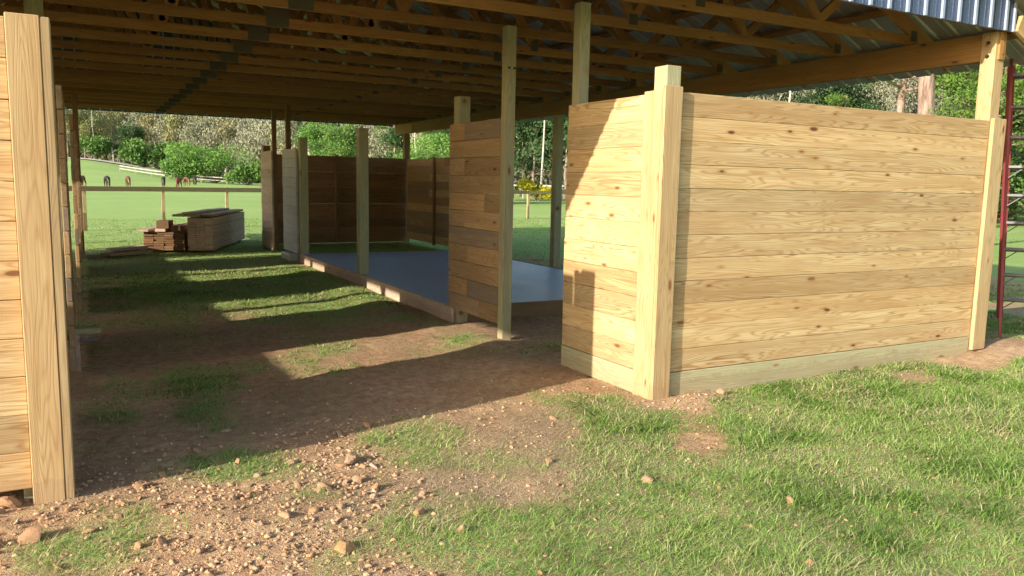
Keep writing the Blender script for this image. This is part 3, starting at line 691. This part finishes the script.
for (dx, dy, z, L, W, H, lab, m_, dr) in ((-.27, -.05, .745, 3.4, .24, .045, 'loose plank coloured pale for sun glint on top of the tall stack, its left one', 'pine_pale', .02), (.02, -.12, .745, 3.3, .23, .045, 'loose plank coloured pale for sun glint on top of the tall stack, hanging forward', 'pine_pale', -.01),  # pale pine paints sun glint onto the loose top planks
     (.27, .1, .745, 3.3, .22, .045, 'loose plank coloured pale for sun glint on top of the tall stack, its right one', 'pine_pale', .0), (-.10, .0, .792, 2.9, .22, .04, 'upper loose plank lying across the top of the tall stack', 'old', -.05),
     (-.95, -.1, .432, 2.4, .22, .045, 'plank end sticking out at the left of the low stack', 'old', .03), (-.30, -.06, .432, 2.6, .2, .13, 'thick dark timber on the low stack against the tall one', 'dark', 0), (-.62, -.03, .432, 2.2, .2, .06, 'middle loose plank on the low stack', 'old', .02),
     (-.60, .0, .497, .35, .24, .16, 'short square block standing on the low stack', 'dark', 0)):
    o_ = empty('plank' if L > .5 else 'wood_block', (*off(B0, dx, dy), z), lab, 'plank' if L > .5 else 'block', 'loose wood on the lumber pile', RZ + dr, turned=True)
    mb = MB(); mb.box(0, 0, 0, W, L, H, .004); ob = mb.build(o_.name, M[m_], None); ob.matrix_world = Matrix.Translation(o_.location) @ Matrix.Rotation(o_.rotation_euler.z, 4, 'Z')
    nm = o_.name.split('.')[0]; lb, ct, gp = o_['label'], o_['category'], o_['group']; bpy.data.objects.remove(o_); ob.name = nm; tag(ob, lb, ct, gp)
for i, (dx, dy, z, L, W, r, lab) in enumerate(((-1.35, -1.0, .03, .9, .28, -.9, 'broad offcut lying on the grass in front of the lumber pile'), (-1.3, -.85, .10, .85, .24, -.8, 'offcut stacked on top of the broad one on the grass'), (-1.75, -1.15, .0, .6, .15, -1.3, 'thin offcut lying at the far left of the pile'))):
    mb = MB(); mb.box(0, 0, 0, W, L, .06, .004); ob = mb.build('offcut', M['old'], None); x, y = off(B0, dx, dy); ob.location = (x, y, z + float(terrain(x, y))); ob.rotation_euler.z = r; tag(ob, lab, 'offcut', 'offcuts by the lumber pile')

# ---------------------------------------------------------------- step ladder
def ladder():
    base = Vector((9.93, 5.62, 0)); back = Vector((-.86, -.50, 0)); side = Vector((.50, -.866, 0))
    e = empty('step_ladder', tuple(base), 'tall red step ladder with grey steps standing right of the barn post', 'ladder')
    H = 3.35; ln = .80; top = Vector((8.55, 5.03, 3.05)); H = 3.05
    d = (top - base) / H
    W0 = .82; W1 = .42
    for s in (0, 1):
        a_ = base + side * (W0 * s); b_ = top + side * (W1 * s + (W0 - W1) * .1 * (1 - s))
        mb = MB(); mb.beam(a_ + Vector((0, 0, -.04)), b_, .07, .05, up=back); mb.build('rail', M['red'], e)
        a2 = base - back * (-1.75) + side * (W0 * s); 
        mb = MB(); mb.beam(base + back * 1.72 + side * (W0 * s), b_ + back * .10, .028, .06, up=back); mb.build('rear_rail', M['red'], e)
    for k in range(1, 10):
        z = .312 * k - .03; c_ = base + d * z; wd = W0 + (W1 - W0) * z / H; o_ = (W0 - W1) * .1 * z / H
        p0 = c_ + side * (o_ + .012); p1 = c_ + side * (o_ + wd - .012)
        mb = MB(); mb.beam(p0, p1, .095, .03); mb.beam(p0 - back * .045 - Vector((0, 0, .018)), p1 - back * .045 - Vector((0, 0, .018)), .004, .035); st = mb.build('step', M['alu'], e)
        if k < 7:
            for q, sg in ((p0, 1), (p1, -1)):
                mb = MB(); mb.beam(q - Vector((0, 0, .13)), q + side * .15 * sg - Vector((0, 0, .014)), .018, .012); mb.build('brace', M['alu'], st)
    mb = MB(); mb.box(-.12, -.02, -.04, .2, W1 + .08, .05, .01, mat4=Matrix.Translation(top + side * .18) @ Matrix.Rotation(-2.62 + math.pi / 2 * 0, 4, 'Z')); mb.build('top_cap', M['red'], e)
ladder()

# ---------------------------------------------------------------- fences
def T(x, y): return float(terrain(x, y))
def fence(label, pts, top, mt, spacing, rails, post_w=.09, rail_h=.14, name='board_fence'):
    e = empty(name, (pts[0][0], pts[0][1], 0), label, 'fence')
    P = []
    for (x0, y0), (x1, y1) in zip(pts[:-1], pts[1:]):
        L = math.hypot(x1 - x0, y1 - y0); n = max(1, round(L / spacing))
        P += [(x0 + (x1 - x0) * k / n, y0 + (y1 - y0) * k / n) for k in range(n)]
    P.append(pts[-1])
    for (x, y) in P:
        mb = MB(); z = T(x, y); mb.box(x - post_w / 2, y, z - .2, x + post_w / 2, y + post_w, z + top - .02, .004); mb.build('post', M[mt], e)
    for (zt, hh) in rails:
        mb = MB()
        for (x0, y0), (x1, y1) in zip(P[:-1], P[1:]): mb.beam((x0, y0 - .022, T(x0, y0) + zt), (x1, y1 - .022, T(x1, y1) + zt), .04, hh)
        mb.build('rail', M[mt], e)
    return e
dl = lambda x: 26.0 + .313 * (x - 2.27)
fence('wooden paddock fence with one broad top rail behind the lumber pile', [(-1.9, dl(-1.9)), (2.27, dl(2.27)), (19.5, dl(19.5)), (32, dl(32))], 1.28, 'rail', 2.12, [(1.17, .14)])
fence('distant pale rail fence along the foot of the bushes', [(9, 205), (24, 186), (44, 178), (75, 165)], 1.5, 'bark_pale', 5, [(1.35, .2), (.7, .16)], .16)
fence('pale farther fence seen beyond the slab between the posts', [(40, 78), (62, 62), (85, 47)], 1.5, 'bark_pale', 3.5, [(1.4, .18)], .14)

# road on the hill
def ribbon(name, pts, wd, m_, lift):
    V = []; F = []; Q = []
    for (x0, y0), (x1, y1) in zip(pts[:-1], pts[1:]):
        for k in range(12): Q.append((x0 + (x1 - x0) * k / 12, y0 + (y1 - y0) * k / 12))
    Q.append(pts[-1])
    for i, (x, y) in enumerate(Q):
        a_, b_ = Q[max(i - 1, 0)], Q[min(i + 1, len(Q) - 1)]; d = Vector((b_[0] - a_[0], b_[1] - a_[1], 0)).normalized(); n = Vector((-d.y, d.x, 0)) * wd / 2
        for s in (-1, -.33, .33, 1): xx, yy = x + n.x * s, y + n.y * s; V.append((xx, yy, T(xx, yy) + lift))
    for i in range(len(Q) - 1):
        for j in range(3): F.append((i * 4 + j, i * 4 + j + 1, i * 4 + 5 + j, i * 4 + 4 + j))
    me = bpy.data.meshes.new(name); me.from_pydata(V, [], F); me.materials.append(m_); o = bpy.data.objects.new(name, me); COL.objects.link(o); o['kind'] = 'structure'
m_, t_, b_ = mat('pale_gravel'); t_.links.new(ramp(t_, noise(t_, N(t_, 'ShaderNodeTexCoord').outputs['Object'], 1, 5, .6).outputs['Fac'], [(.35, (.42, .40, .36)), (.65, (.60, .58, .54))]), b_.inputs['Base Color']); b_.inputs['Roughness'].default_value = 1
ribbon('gravel_road', [(-30, 262), (0, 250), (15, 232), (27, 215), (45, 200)], 6, m_, .22)

# ---------------------------------------------------------------- trees
def leaf_cloud(name, C, size, matr, seed, hang=0.0, rn=None):
    """one mesh of many small leaf-sprig quads around centres C (n,3)"""
    r = np.random.default_rng(seed); n = len(C)
    a_ = r.normal(size=(n, 3)); a_[:, 2] *= 1 + hang * 3; a_ /= np.linalg.norm(a_, axis=1)[:, None]
    b_ = np.cross(a_, r.normal(size=(n, 3))); b_ /= np.linalg.norm(b_, axis=1)[:, None]
    s = (size * r.uniform(.5, 1.3, n))[:, None]
    q = np.stack([C - a_ * s * .5, C + b_ * s * .28, C + a_ * s * .5, C - b_ * s * .28], 1).astype(np.float32)
    me = bpy.data.meshes.new(name); me.vertices.add(n * 4); me.vertices.foreach_set('co', q.ravel())
    me.loops.add(n * 4); me.loops.foreach_set('vertex_index', np.arange(n * 4, dtype=np.int32)); me.polygons.add(n)
    me.polygons.foreach_set('loop_start', np.arange(0, n * 4, 4, dtype=np.int32)); me.polygons.foreach_set('loop_total', np.full(n, 4, dtype=np.int32)); me.update(calc_edges=True)
    at = me.attributes.new('rnd', 'FLOAT', 'POINT'); v = r.random(n) * .75 if rn is None else rn; at.data.foreach_set('value', np.repeat(v, 4).astype(np.float32))
    me.materials.append(matr); return me
def tree_meshes(kind, H, seed, dense=1):
    r = np.random.default_rng(seed); rr = random.Random(seed)
    tb = MB(); tips = []
    r0 = H * {'pine': .017, 'bare': .014, 'oak': .022, 'thin': .007, 'moss': .018}[kind]
    top = H * (.97 if kind in ('pine', 'thin') else .72)
    pts = []; x = y = 0
    for i in range(8):
        pts.append((x, y, top * i / 7)); x += rr.uniform(-.012, .012) * H; y += rr.uniform(-.012, .012) * H
    tb.tube(pts, [r0 * (1.25 if i == 0 else 1) * (1 - .85 * i / 7) for i in range(8)], 8)
    nl = {'pine': 26, 'bare': 26, 'oak': 26, 'thin': 12, 'moss': 24}[kind]
    for k in range(nl):
        f = {'pine': rr.uniform(.42, .98), 'bare': rr.uniform(.2, .98), 'oak': rr.uniform(.22, .95), 'thin': rr.uniform(.6, .98), 'moss': rr.uniform(.25, .98)}[kind]
        i = min(int(f * 7), 6); fr_ = f * 7 - i; p = Vector(pts[i]).lerp(Vector(pts[i + 1]), fr_)
        az = k * 2.4 + rr.uniform(-.5, .5)
        up = {'pine': rr.uniform(-.05, .35), 'bare': rr.uniform(.5, 1.5), 'oak': rr.uniform(.15, 1.0), 'thin': rr.uniform(.1, .7), 'moss': rr.uniform(.3, 1.1)}[kind]
        L = H * {'pine': .20 * (1.15 - f) + .05, 'bare': .24 * (1.2 - .6 * f), 'oak': .30 * (1.2 - .6 * f), 'thin': .09, 'moss': .26 * (1.2 - .6 * f)}[kind] * rr.uniform(.7, 1.15)
        d = Vector((math.cos(az), math.sin(az), up)).normalized(); q = p + d * L * .5 + Vector((0, 0, L * .05)); e = p + d * L + Vector((0, 0, L * rr.uniform(-.05, .2)))
        tb.tube([p, q, e], [r0 * .38 * (1 - .6 * f), r0 * .22, r0 * .07], 5)
        tips += [(q.lerp(e, u)) for u in (.1, .5, .85, 1.0)]
        if kind in ('bare', 'moss', 'oak'):
            for u in range(4):
                s0 = q.lerp(e, rr.uniform(0, .9)); d2 = (d + Vector((rr.uniform(-1, 1), rr.uniform(-1, 1), rr.uniform(0, 1)))).normalized()
                e2 = s0 + d2 * L * rr.uniform(.3, .6); tb.tube([s0, e2], [r0 * .14, r0 * .03], 4); tips.append(e2)
                if kind == 'bare':
                    for _ in range(3): e3 = e2 + Vector((rr.uniform(-1, 1), rr.uniform(-1, 1), rr.uniform(.1, 1))) * L * .25; tb.tube([s0.lerp(e2, rr.uniform(.4, 1)), e3], [r0 * .06, r0 * .02], 3); tips.append(e3)
    tips = np.array([tuple(t) for t in tips]); nt_ = len(tips)
    per = {'pine': 34, 'bare': 12, 'oak': 30, 'thin': 16, 'moss': 26}[kind] * dense
    idx = r.integers(0, nt_, nt_ * per); keep = r.random(nt_) < (.8 if kind != 'bare' else .6); idx = idx[keep[idx]]
    sp = H * {'pine': .028, 'bare': .035, 'oak': .045, 'thin': .025, 'moss': .035}[kind]
    C = tips[idx] + r.normal(size=(len(idx), 3)) * sp * np.array([1, 1, .6 if kind != 'moss' else 1.0])
    if kind in ('moss', 'bare'): C[:, 2] -= np.abs(r.normal(size=len(idx))) * H * .03
    rn = np.clip(.08 + .22 * r.random(len(idx)) + .60 * r.random(nt_)[idx], 0, .85)
    return tb, C, rn
KINDS = {}
def make_kind(key, kind, H, seed, lm, bm, leaf, dense=1):
    tb, C, rn = tree_meshes(kind, H, seed, dense)
    KINDS[key] = (tb.mesh('trunk', M[bm], True), leaf_cloud('crown', C, leaf, M[lm], seed, hang=1.0 if kind in ('moss', 'bare', 'thin') else 0.0, rn=rn), H)
make_kind('oak_a', 'oak', 14, 1, 'leaf_green', 'bark', .55); make_kind('oak_b', 'oak', 13, 2, 'leaf_dark', 'bark', .5); make_kind('bright', 'oak', 11, 3, 'leaf_bright', 'bark', .26, 3)
make_kind('moss_a', 'moss', 16, 4, 'leaf_moss', 'bark_pale', .42); make_kind('moss_b', 'bare', 15, 5, 'leaf_moss', 'bark_pale', .4); make_kind('autumn', 'moss', 15, 6, 'leaf_autumn', 'bark', .45)
make_kind('bare', 'bare', 16, 7, 'leaf_autumn', 'bark_pale', .35); make_kind('pine_a', 'pine', 19, 8, 'needles', 'bark_pine', .40); make_kind('pine_b', 'pine', 17, 9, 'needles', 'bark_pine', .36); make_kind('thin', 'thin', 18, 10, 'leaf_moss', 'bark_pale', .35)
for k_, kd, H_, sd_, lm_, bm_, lf in (('n_oak', 'oak', 13, 41, 'leaf_green', 'bark', .20), ('n_dark', 'oak', 13, 42, 'leaf_dark', 'bark', .20), ('n_moss', 'moss', 16, 44, 'leaf_moss', 'bark', .20), ('n_twig', 'bare', 15, 45, 'leaf_moss', 'bark_pale', .18), ('n_pine', 'pine', 17, 49, 'needles', 'bark_pine', .20)): make_kind(k_, kd, H_, sd_, lm_, bm_, lf, 4)
def place_tree(key, be, d, s, label, cat='tree', group=None, name='tree', sz=None):
    x, y = d * math.sin(rad(be)), d * math.cos(rad(be)); t_, c_, H = KINDS[key]
    e = empty(name, (x, y, T(x, y) - .1), label, cat, group, random.uniform(0, 6.28), turned=True); e.scale = (s, s, s * (sz or 1))
    link(t_, 'trunk', e); link(c_, 'crown', e); return e
def bush(be, d, w_, h_, lm, leaf, label, seed, n=2600, group=None, name='bush'):
    r = np.random.default_rng(seed); x, y = d * math.sin(rad(be)), d * math.cos(rad(be))
    nb = 9; cs = np.stack([r.uniform(-.36, .36, nb) * w_, r.uniform(-.3, .3, nb) * w_, r.uniform(.25, .68, nb) * h_], -1); rs = r.uniform(.18, .33, nb)
    k = r.integers(0, nb, n); u = r.normal(size=(n, 3)); u /= np.linalg.norm(u, axis=1)[:, None]; rad_ = (rs[k] * r.uniform(.55, 1.08, n))[:, None]
    C = cs[k] + u * rad_ * np.array([w_, w_, h_]) * .9; C[:, 2] = np.abs(C[:, 2])
    rn = np.clip(.25 * r.random(n) + .55 * r.random(nb)[k], 0, .8)
    e = empty(name, (x, y, T(x, y)), label, 'bush', group); e['turned'] = 1
    link(leaf_cloud('foliage', C, leaf, M[lm], seed, rn=rn), 'foliage', e)
    mb = MB()
    for i in range(nb): mb.tube([(0, 0, -.1), tuple(cs[i] * .6), tuple(cs[i])], [.02 * h_, .012 * h_, .005 * h_], 4)
    mb.build('stem', M['bark'], e); return e
random.seed(31)
DESC = {'oak_a': ('mid green leafy tree at the wood edge', 'leafy trees of the far wood'), 'oak_b': ('dark green dense tree at the wood edge', 'dark trees of the far wood'), 'bright': ('bright green leafy tree at the wood edge', 'bright trees of the far wood'),
        'moss_a': ('grey mossy tree with pale trunk at the wood edge', 'mossy trees of the far wood'), 'moss_b': ('twiggy pale tree hung with grey moss', 'mossy twiggy trees of the far wood'), 'autumn': ('brownish autumn tree at the wood edge', 'autumn trees of the far wood'),
        'bare': ('almost bare pale tree at the wood edge', 'bare trees of the far wood'), 'pine_a': ('tall pine with open green crown in the wood', 'pines of the far wood'), 'pine_b': ('pine with tufted green crown in the wood', 'tufted pines of the far wood'), 'thin': ('thin straight pale trunk in the wood', 'thin pale trunks in the wood')}
for a_, b_ in (('n_oak', 'oak_a'), ('n_dark', 'oak_b'), ('n_moss', 'moss_a'), ('n_twig', 'moss_b'), ('n_pine', 'pine_b')): DESC[a_] = (DESC[b_][0].replace(' at the wood edge', '').replace(' in the wood', '') + ' in the wood right of the barn', DESC[b_][1].replace('far', 'right'))
def far(key, be, d, s):
    if be < 20 and d > 140 and key != 'bright': s = s * 1.28
    return place_tree(key, be, d, s, DESC[key][0], group=DESC[key][1])
# left opening, beyond the pasture
for (key, be, d, s) in (('moss_a', -1.2, 270, 1.15), ('autumn', 0.6, 268, .9), ('thin', 1.1, 264, 1.0), ('bare', 2.2, 272, 1.0), ('oak_b', 3.3, 250, .8), ('moss_a', 3.9, 262, 1.05), ('autumn', 4.8, 258, 1.1), ('moss_b', 5.6, 250, 1.1), ('autumn', 6.6, 245, 1.2), ('moss_b', 7.4, 238, 1.15), ('bare', 8.1, 242, 1.2), ('moss_a', 8.9, 235, 1.2), ('bare', 9.7, 230, 1.25), ('moss_b', 10.5, 226, 1.2), ('moss_a', 11.3, 215, 1.2), ('moss_b', 12.2, 205, 1.25), ('bare', 13.0, 200, 1.2),
     ('moss_a', 13.8, 190, 1.15), ('bright', 15.2, 150, 1.25), ('bright', 16.6, 145, 1.2), ('moss_a', 18.2, 150, 1.1), ('moss_a', 19.0, 140, 1.0), ('pine_b', 20.1, 135, 1.0), ('oak_b', 20.9, 130, .95), ('thin', 21.6, 110, 1.0), ('moss_a', 22.3, 125, 1.0), ('autumn', 23.2, 115, 1.0), ('bright', 24.5, 72, .85), ('bright', 26.2, 75, .8),
     ('oak_a', 27.6, 95, 1.0), ('thin', 28.6, 88, .9), ('moss_a', 29.2, 98, 1.05), ('oak_b', 30.0, 92, .9), ('thin', 30.6, 84, 1.1), ('moss_b', 31.5, 95, 1.1), ('oak_b', 32.3, 88, 1.0), ('thin', 32.9, 82, .95), ('moss_a', 33.8, 90, 1.1), ('oak_a', 35, 92, 1.1), ('bare', 36.5, 90, 1.0), ('oak_b', 38, 88, 1.05)): far(key, be, d, s)
for i in range(46):                                        # second rank, filling the wood
    be = -3 + i * .62; key = random.choice(['moss_a', 'moss_b', 'autumn', 'bare', 'bare', 'moss_a', 'autumn', 'thin'] if be < 14 else ['oak_a', 'oak_b', 'pine_a', 'moss_a', 'bright'])
    d = (285 - 4.2 * max(be, 0) if be < 14 else 160) + random.uniform(0, 22); far(key, be + random.uniform(-.2, .2), d, random.uniform(1.0, 1.25))
# right side, nearer
NEAR = {'oak_a': 'n_oak', 'oak_b': 'n_dark', 'moss_a': 'n_moss', 'moss_b': 'n_twig', 'pine_b': 'n_pine', 'bright': 'n_oak'}
for (key, be, d, s) in (('oak_b', 40.5, 62, .80), ('oak_a', 42.2, 58, .62), ('oak_b', 43.5, 60, .85), ('bright', 45.2, 55, .62), ('moss_b', 46.4, 57, .8), ('thin', 47.2, 50, .8), ('oak_b', 48.5, 58, .85), ('oak_a', 49.6, 50, .55), ('oak_b', 52.3, 60, .9), ('moss_a', 54.6, 58, .8), ('pine_b', 57.2, 42, .75), ('oak_b', 58.8, 60, .8), ('oak_b', 60.6, 55, .9), ('pine_b', 61.8, 48, .8), ('oak_b', 63.2, 56, .9), ('oak_a', 65.5, 60, .9), ('oak_b', 68, 58, 1.0)): far(NEAR.get(key, key), be, d, s)
for i in range(22):
    be = 38 + i * 1.5; far(random.choice(['oak_b', 'oak_a', 'oak_b', 'pine_a', 'moss_b', 'oak_b']), be + random.uniform(-.4, .4), random.uniform(72, 88), random.uniform(.9, 1.15))
place_tree('n_pine', 55.93, 34, 1.0, 'thick pine trunk rising behind the long plank wall, left of the right post', name='pine_tree').scale = (1.25, 1.25, 1.35)
place_tree('n_pine', 53.6, 40, .85, 'slimmer brown pine trunk left of the thick one', name='pine_tree')
place_tree('n_pine', 59.0, 27, .46, 'young pine with bright needles just left of the right post', name='pine_tree', sz=.9)
place_tree('n_pine', 50.9, 30, .33, 'small bright green pine above the middle of the long plank wall', name='pine_tree', sz=.9)
# bushes
bush(8.2, 190, 20, 11, 'leaf_bright', .5, 'large bright green bush right behind the grazing horses', 5, 9000)
bush(6.0, 193, 12, 6.5, 'leaf_bright', .5, 'lower yellow green bush left of the large one', 6, 6000)
bush(10.3, 183, 9, 6, 'leaf_green', .75, 'dark green bush at the right end of the pasture bushes', 7, 2600)
bush(3.9, 235, 13, 9, 'leaf_green', .9, 'round green bush beside the gravel road', 8, 3200)
bush(.9, 250, 10, 7, 'leaf_green', .9, 'green bush above the left end of the road', 9, 2600)
bush(30.3, 76, 3.4, 2.3, 'leaf_yellow', .3, 'small bright yellow bush beyond the slab', 10, 1800)
bush(22.8, 60, 7, 4.4, 'leaf_green', .2, 'bright green bush above the far side wall', 12, 9000)
bush(25.0, 62, 7, 6, 'leaf_bright', .2, 'tall bright bush right of the far corner post', 13, 9000)
for i, be in enumerate((41.5, 44, 47, 49.5, 52, 55, 58, 60.2, 62.5, 65)):
    bush(be, 46 + (i * 7) % 5, 7, 4.2 + (i * 5) % 3 * .7, ('leaf_green', 'leaf_dark', 'leaf_dark', 'leaf_green', 'leaf_bright')[i % 5], .17, 'leafy undergrowth bush below the trees on the right', 20 + i, 6000, 'undergrowth bushes on the right')
# the wood behind: one mass
def wood_mass():
    r = np.random.default_rng(3); n = 70000
    be = r.uniform(-12, 80, n); dd = np.where(be < 14.5, 292 - 4.2 * np.clip(be, 0, 20), np.where(be < 40, 178, 98)) + r.uniform(0, 26, n)
    x = dd * np.sin(np.radians(be)); y = dd * np.cos(np.radians(be)); top = 9.5 + 9 * (fbm(be * .9, be * 0 + 3, 4) - .35) + (dd > 170) * 4.5 + (be < 30) * (be > 5) * 4.5 - (be < 5) * 4
    top = np.where(dd < 140, 17, top)
    z = terrain(x, y) + r.random(n) ** .8 * top
    rn = np.clip(r.random(n) * .15 + .85 * fbm(be * 5, z * .3, 3) - .05 - .35 * (be > 36), 0, .78)
    m1 = leaf_cloud('far_wood', np.stack([x, y, z], -1), 1.25, leafmat('wood_mass', [(.05, .075, .025), (.10, .12, .05), (.19, .17, .12), (.08, .12, .03), (.24, .21, .16)], .1), 3, rn=rn)
    tag(link(m1, 'far_wood'), 'dense mixed wood closing the view behind the pastures', 'woodland', kind='stuff')
wood_mass()

# ---------------------------------------------------------------- horses
def horse_mesh(pose, coat_m):
    # joints in metres, x forward
    V = {'croup': (-.62, 0, 1.36), 'loin': (-.30, 0, 1.33), 'back': (0, 0, 1.28), 'withers': (.42, 0, 1.36), 'chest': (.58, 0, 1.15), 'belly': (-.05, 0, 1.10)}
    if pose == 'graze': V.update(neck=(.80, 0, .98), poll=(1.02, 0, .62), nose=(1.06, .03, .16))
    else: V.update(neck=(.86, 0, 1.55), poll=(1.12, 0, 1.92), nose=(1.50, 0, 1.62))
    R = {'croup': .27, 'loin': .27, 'back': .30, 'withers': .25, 'chest': .25, 'belly': .38, 'neck': .22, 'poll': .16, 'nose': .09}
    E = [('back', 'loin'), ('loin', 'croup'), ('back', 'withers'), ('withers', 'chest'), ('back', 'belly'), ('withers', 'neck'), ('neck', 'poll'), ('poll', 'nose')]
    for s, sn in ((.17, 'l'), (-.17, 'r')):
        f = .10 if s > 0 else -.06
        for k, p, r_ in (('sh', (.50, s, .98), .13), ('kn', (.52 + f, s, .50), .09), ('pa', (.50 + f, s, .13), .06), ('ho', (.54 + f, s, .02), .06)): V[k + sn] = p; R[k + sn] = r_
        for k, p, r_ in (('st', (-.50 + f, s, .92), .15), ('hk', (-.74 - f, s, .55), .095), ('hp', (-.68 - f, s, .13), .06), ('hh', (-.64 - f, s, .02), .06)): V[k + sn] = p; R[k + sn] = r_
        E += [('chest', 'sh' + sn), ('sh' + sn, 'kn' + sn), ('kn' + sn, 'pa' + sn), ('pa' + sn, 'ho' + sn), ('croup', 'st' + sn), ('st' + sn, 'hk' + sn), ('hk' + sn, 'hp' + sn), ('hp' + sn, 'hh' + sn)]
    names = list(V); me = bpy.data.meshes.new('horse'); me.from_pydata([V[k] for k in names], [(names.index(a_), names.index(b_)) for a_, b_ in E], [])
    o = bpy.data.objects.new('tmp', me); COL.objects.link(o); mod = o.modifiers.new('s', 'SKIN'); o.modifiers.new('d', 'SUBSURF').levels = 1
    for i, k in enumerate(names): sv = me.skin_vertices[0].data[i]; sv.radius = (R[k], R[k]); sv.use_root = (k == 'back')
    dg = bpy.context.evaluated_depsgraph_get(); m2 = bpy.data.meshes.new_from_object(o.evaluated_get(dg)); bpy.data.objects.remove(o)
    m2.materials.clear(); m2.materials.append(M[coat_m]); m2.polygons.foreach_set('use_smooth', [True] * len(m2.polygons)); return m2, V
def horse(px_be, d, pose, coat_m, rz, label):
    x, y = d * math.sin(rad(px_be)), d * math.cos(rad(px_be)); m2, V = horse_mesh(pose, coat_m)
    e = empty('horse', (x, y, T(x, y)), label, 'horse', 'horses in the far pasture', rz, turned=True); link(m2, 'body', e)
    e.scale = (1.0, 1.0, 1.0)
    mb = MB(); mb.tube([(-.84, 0, 1.38), (-.98, 0, 1.15), (-.97, 0, .62)], [.05, .075, .02], 6); mb.build('tail', M['coat_dark'], e, True)
    p, q = Vector(V['poll']), Vector(V['withers']); n = Vector(V['neck']); mb = MB(); mb.tube([p + Vector((0, 0, .08)), n + Vector((-.04, 0, .17)), q + Vector((0, 0, .18))], [.03, .06, .03], 5); mb.build('mane', M['coat_dark'], e, True)
    hd = p; mb = MB()
    for s in (-1, 1): mb.tube([p + Vector((0, s * .05, .08)), p + Vector((-.01 if pose != 'graze' else -.05, s * .07, .22 if pose != 'graze' else .17))], [.03, .008], 5)
    mb.build('ear', M[coat_m], e, True)
horse(.35, 126, 'graze', 'coat_bay', rad(250), 'bay horse at the far left, half hidden by the left wall')
horse(1.75, 124, 'graze', 'coat_dark', rad(-78), 'dark grazing horse seen side on, second from the left')
horse(2.95, 136, 'graze', 'coat_red', rad(-82), 'chestnut horse grazing alone in the middle')
horse(5.05, 137, 'graze', 'coat_dark', rad(-95), 'nearly black horse with head down left of the close group')
horse(5.95, 117, 'graze', 'coat_bay', rad(-110), 'large dark bay horse nearest of the close group')
horse(6.45, 150, 'graze', 'coat_bay', rad(-68), 'brown horse partly behind the large bay')
horse(6.95, 160, 'graze', 'coat_dark', rad(-90), 'black horse at the right end of the close group')
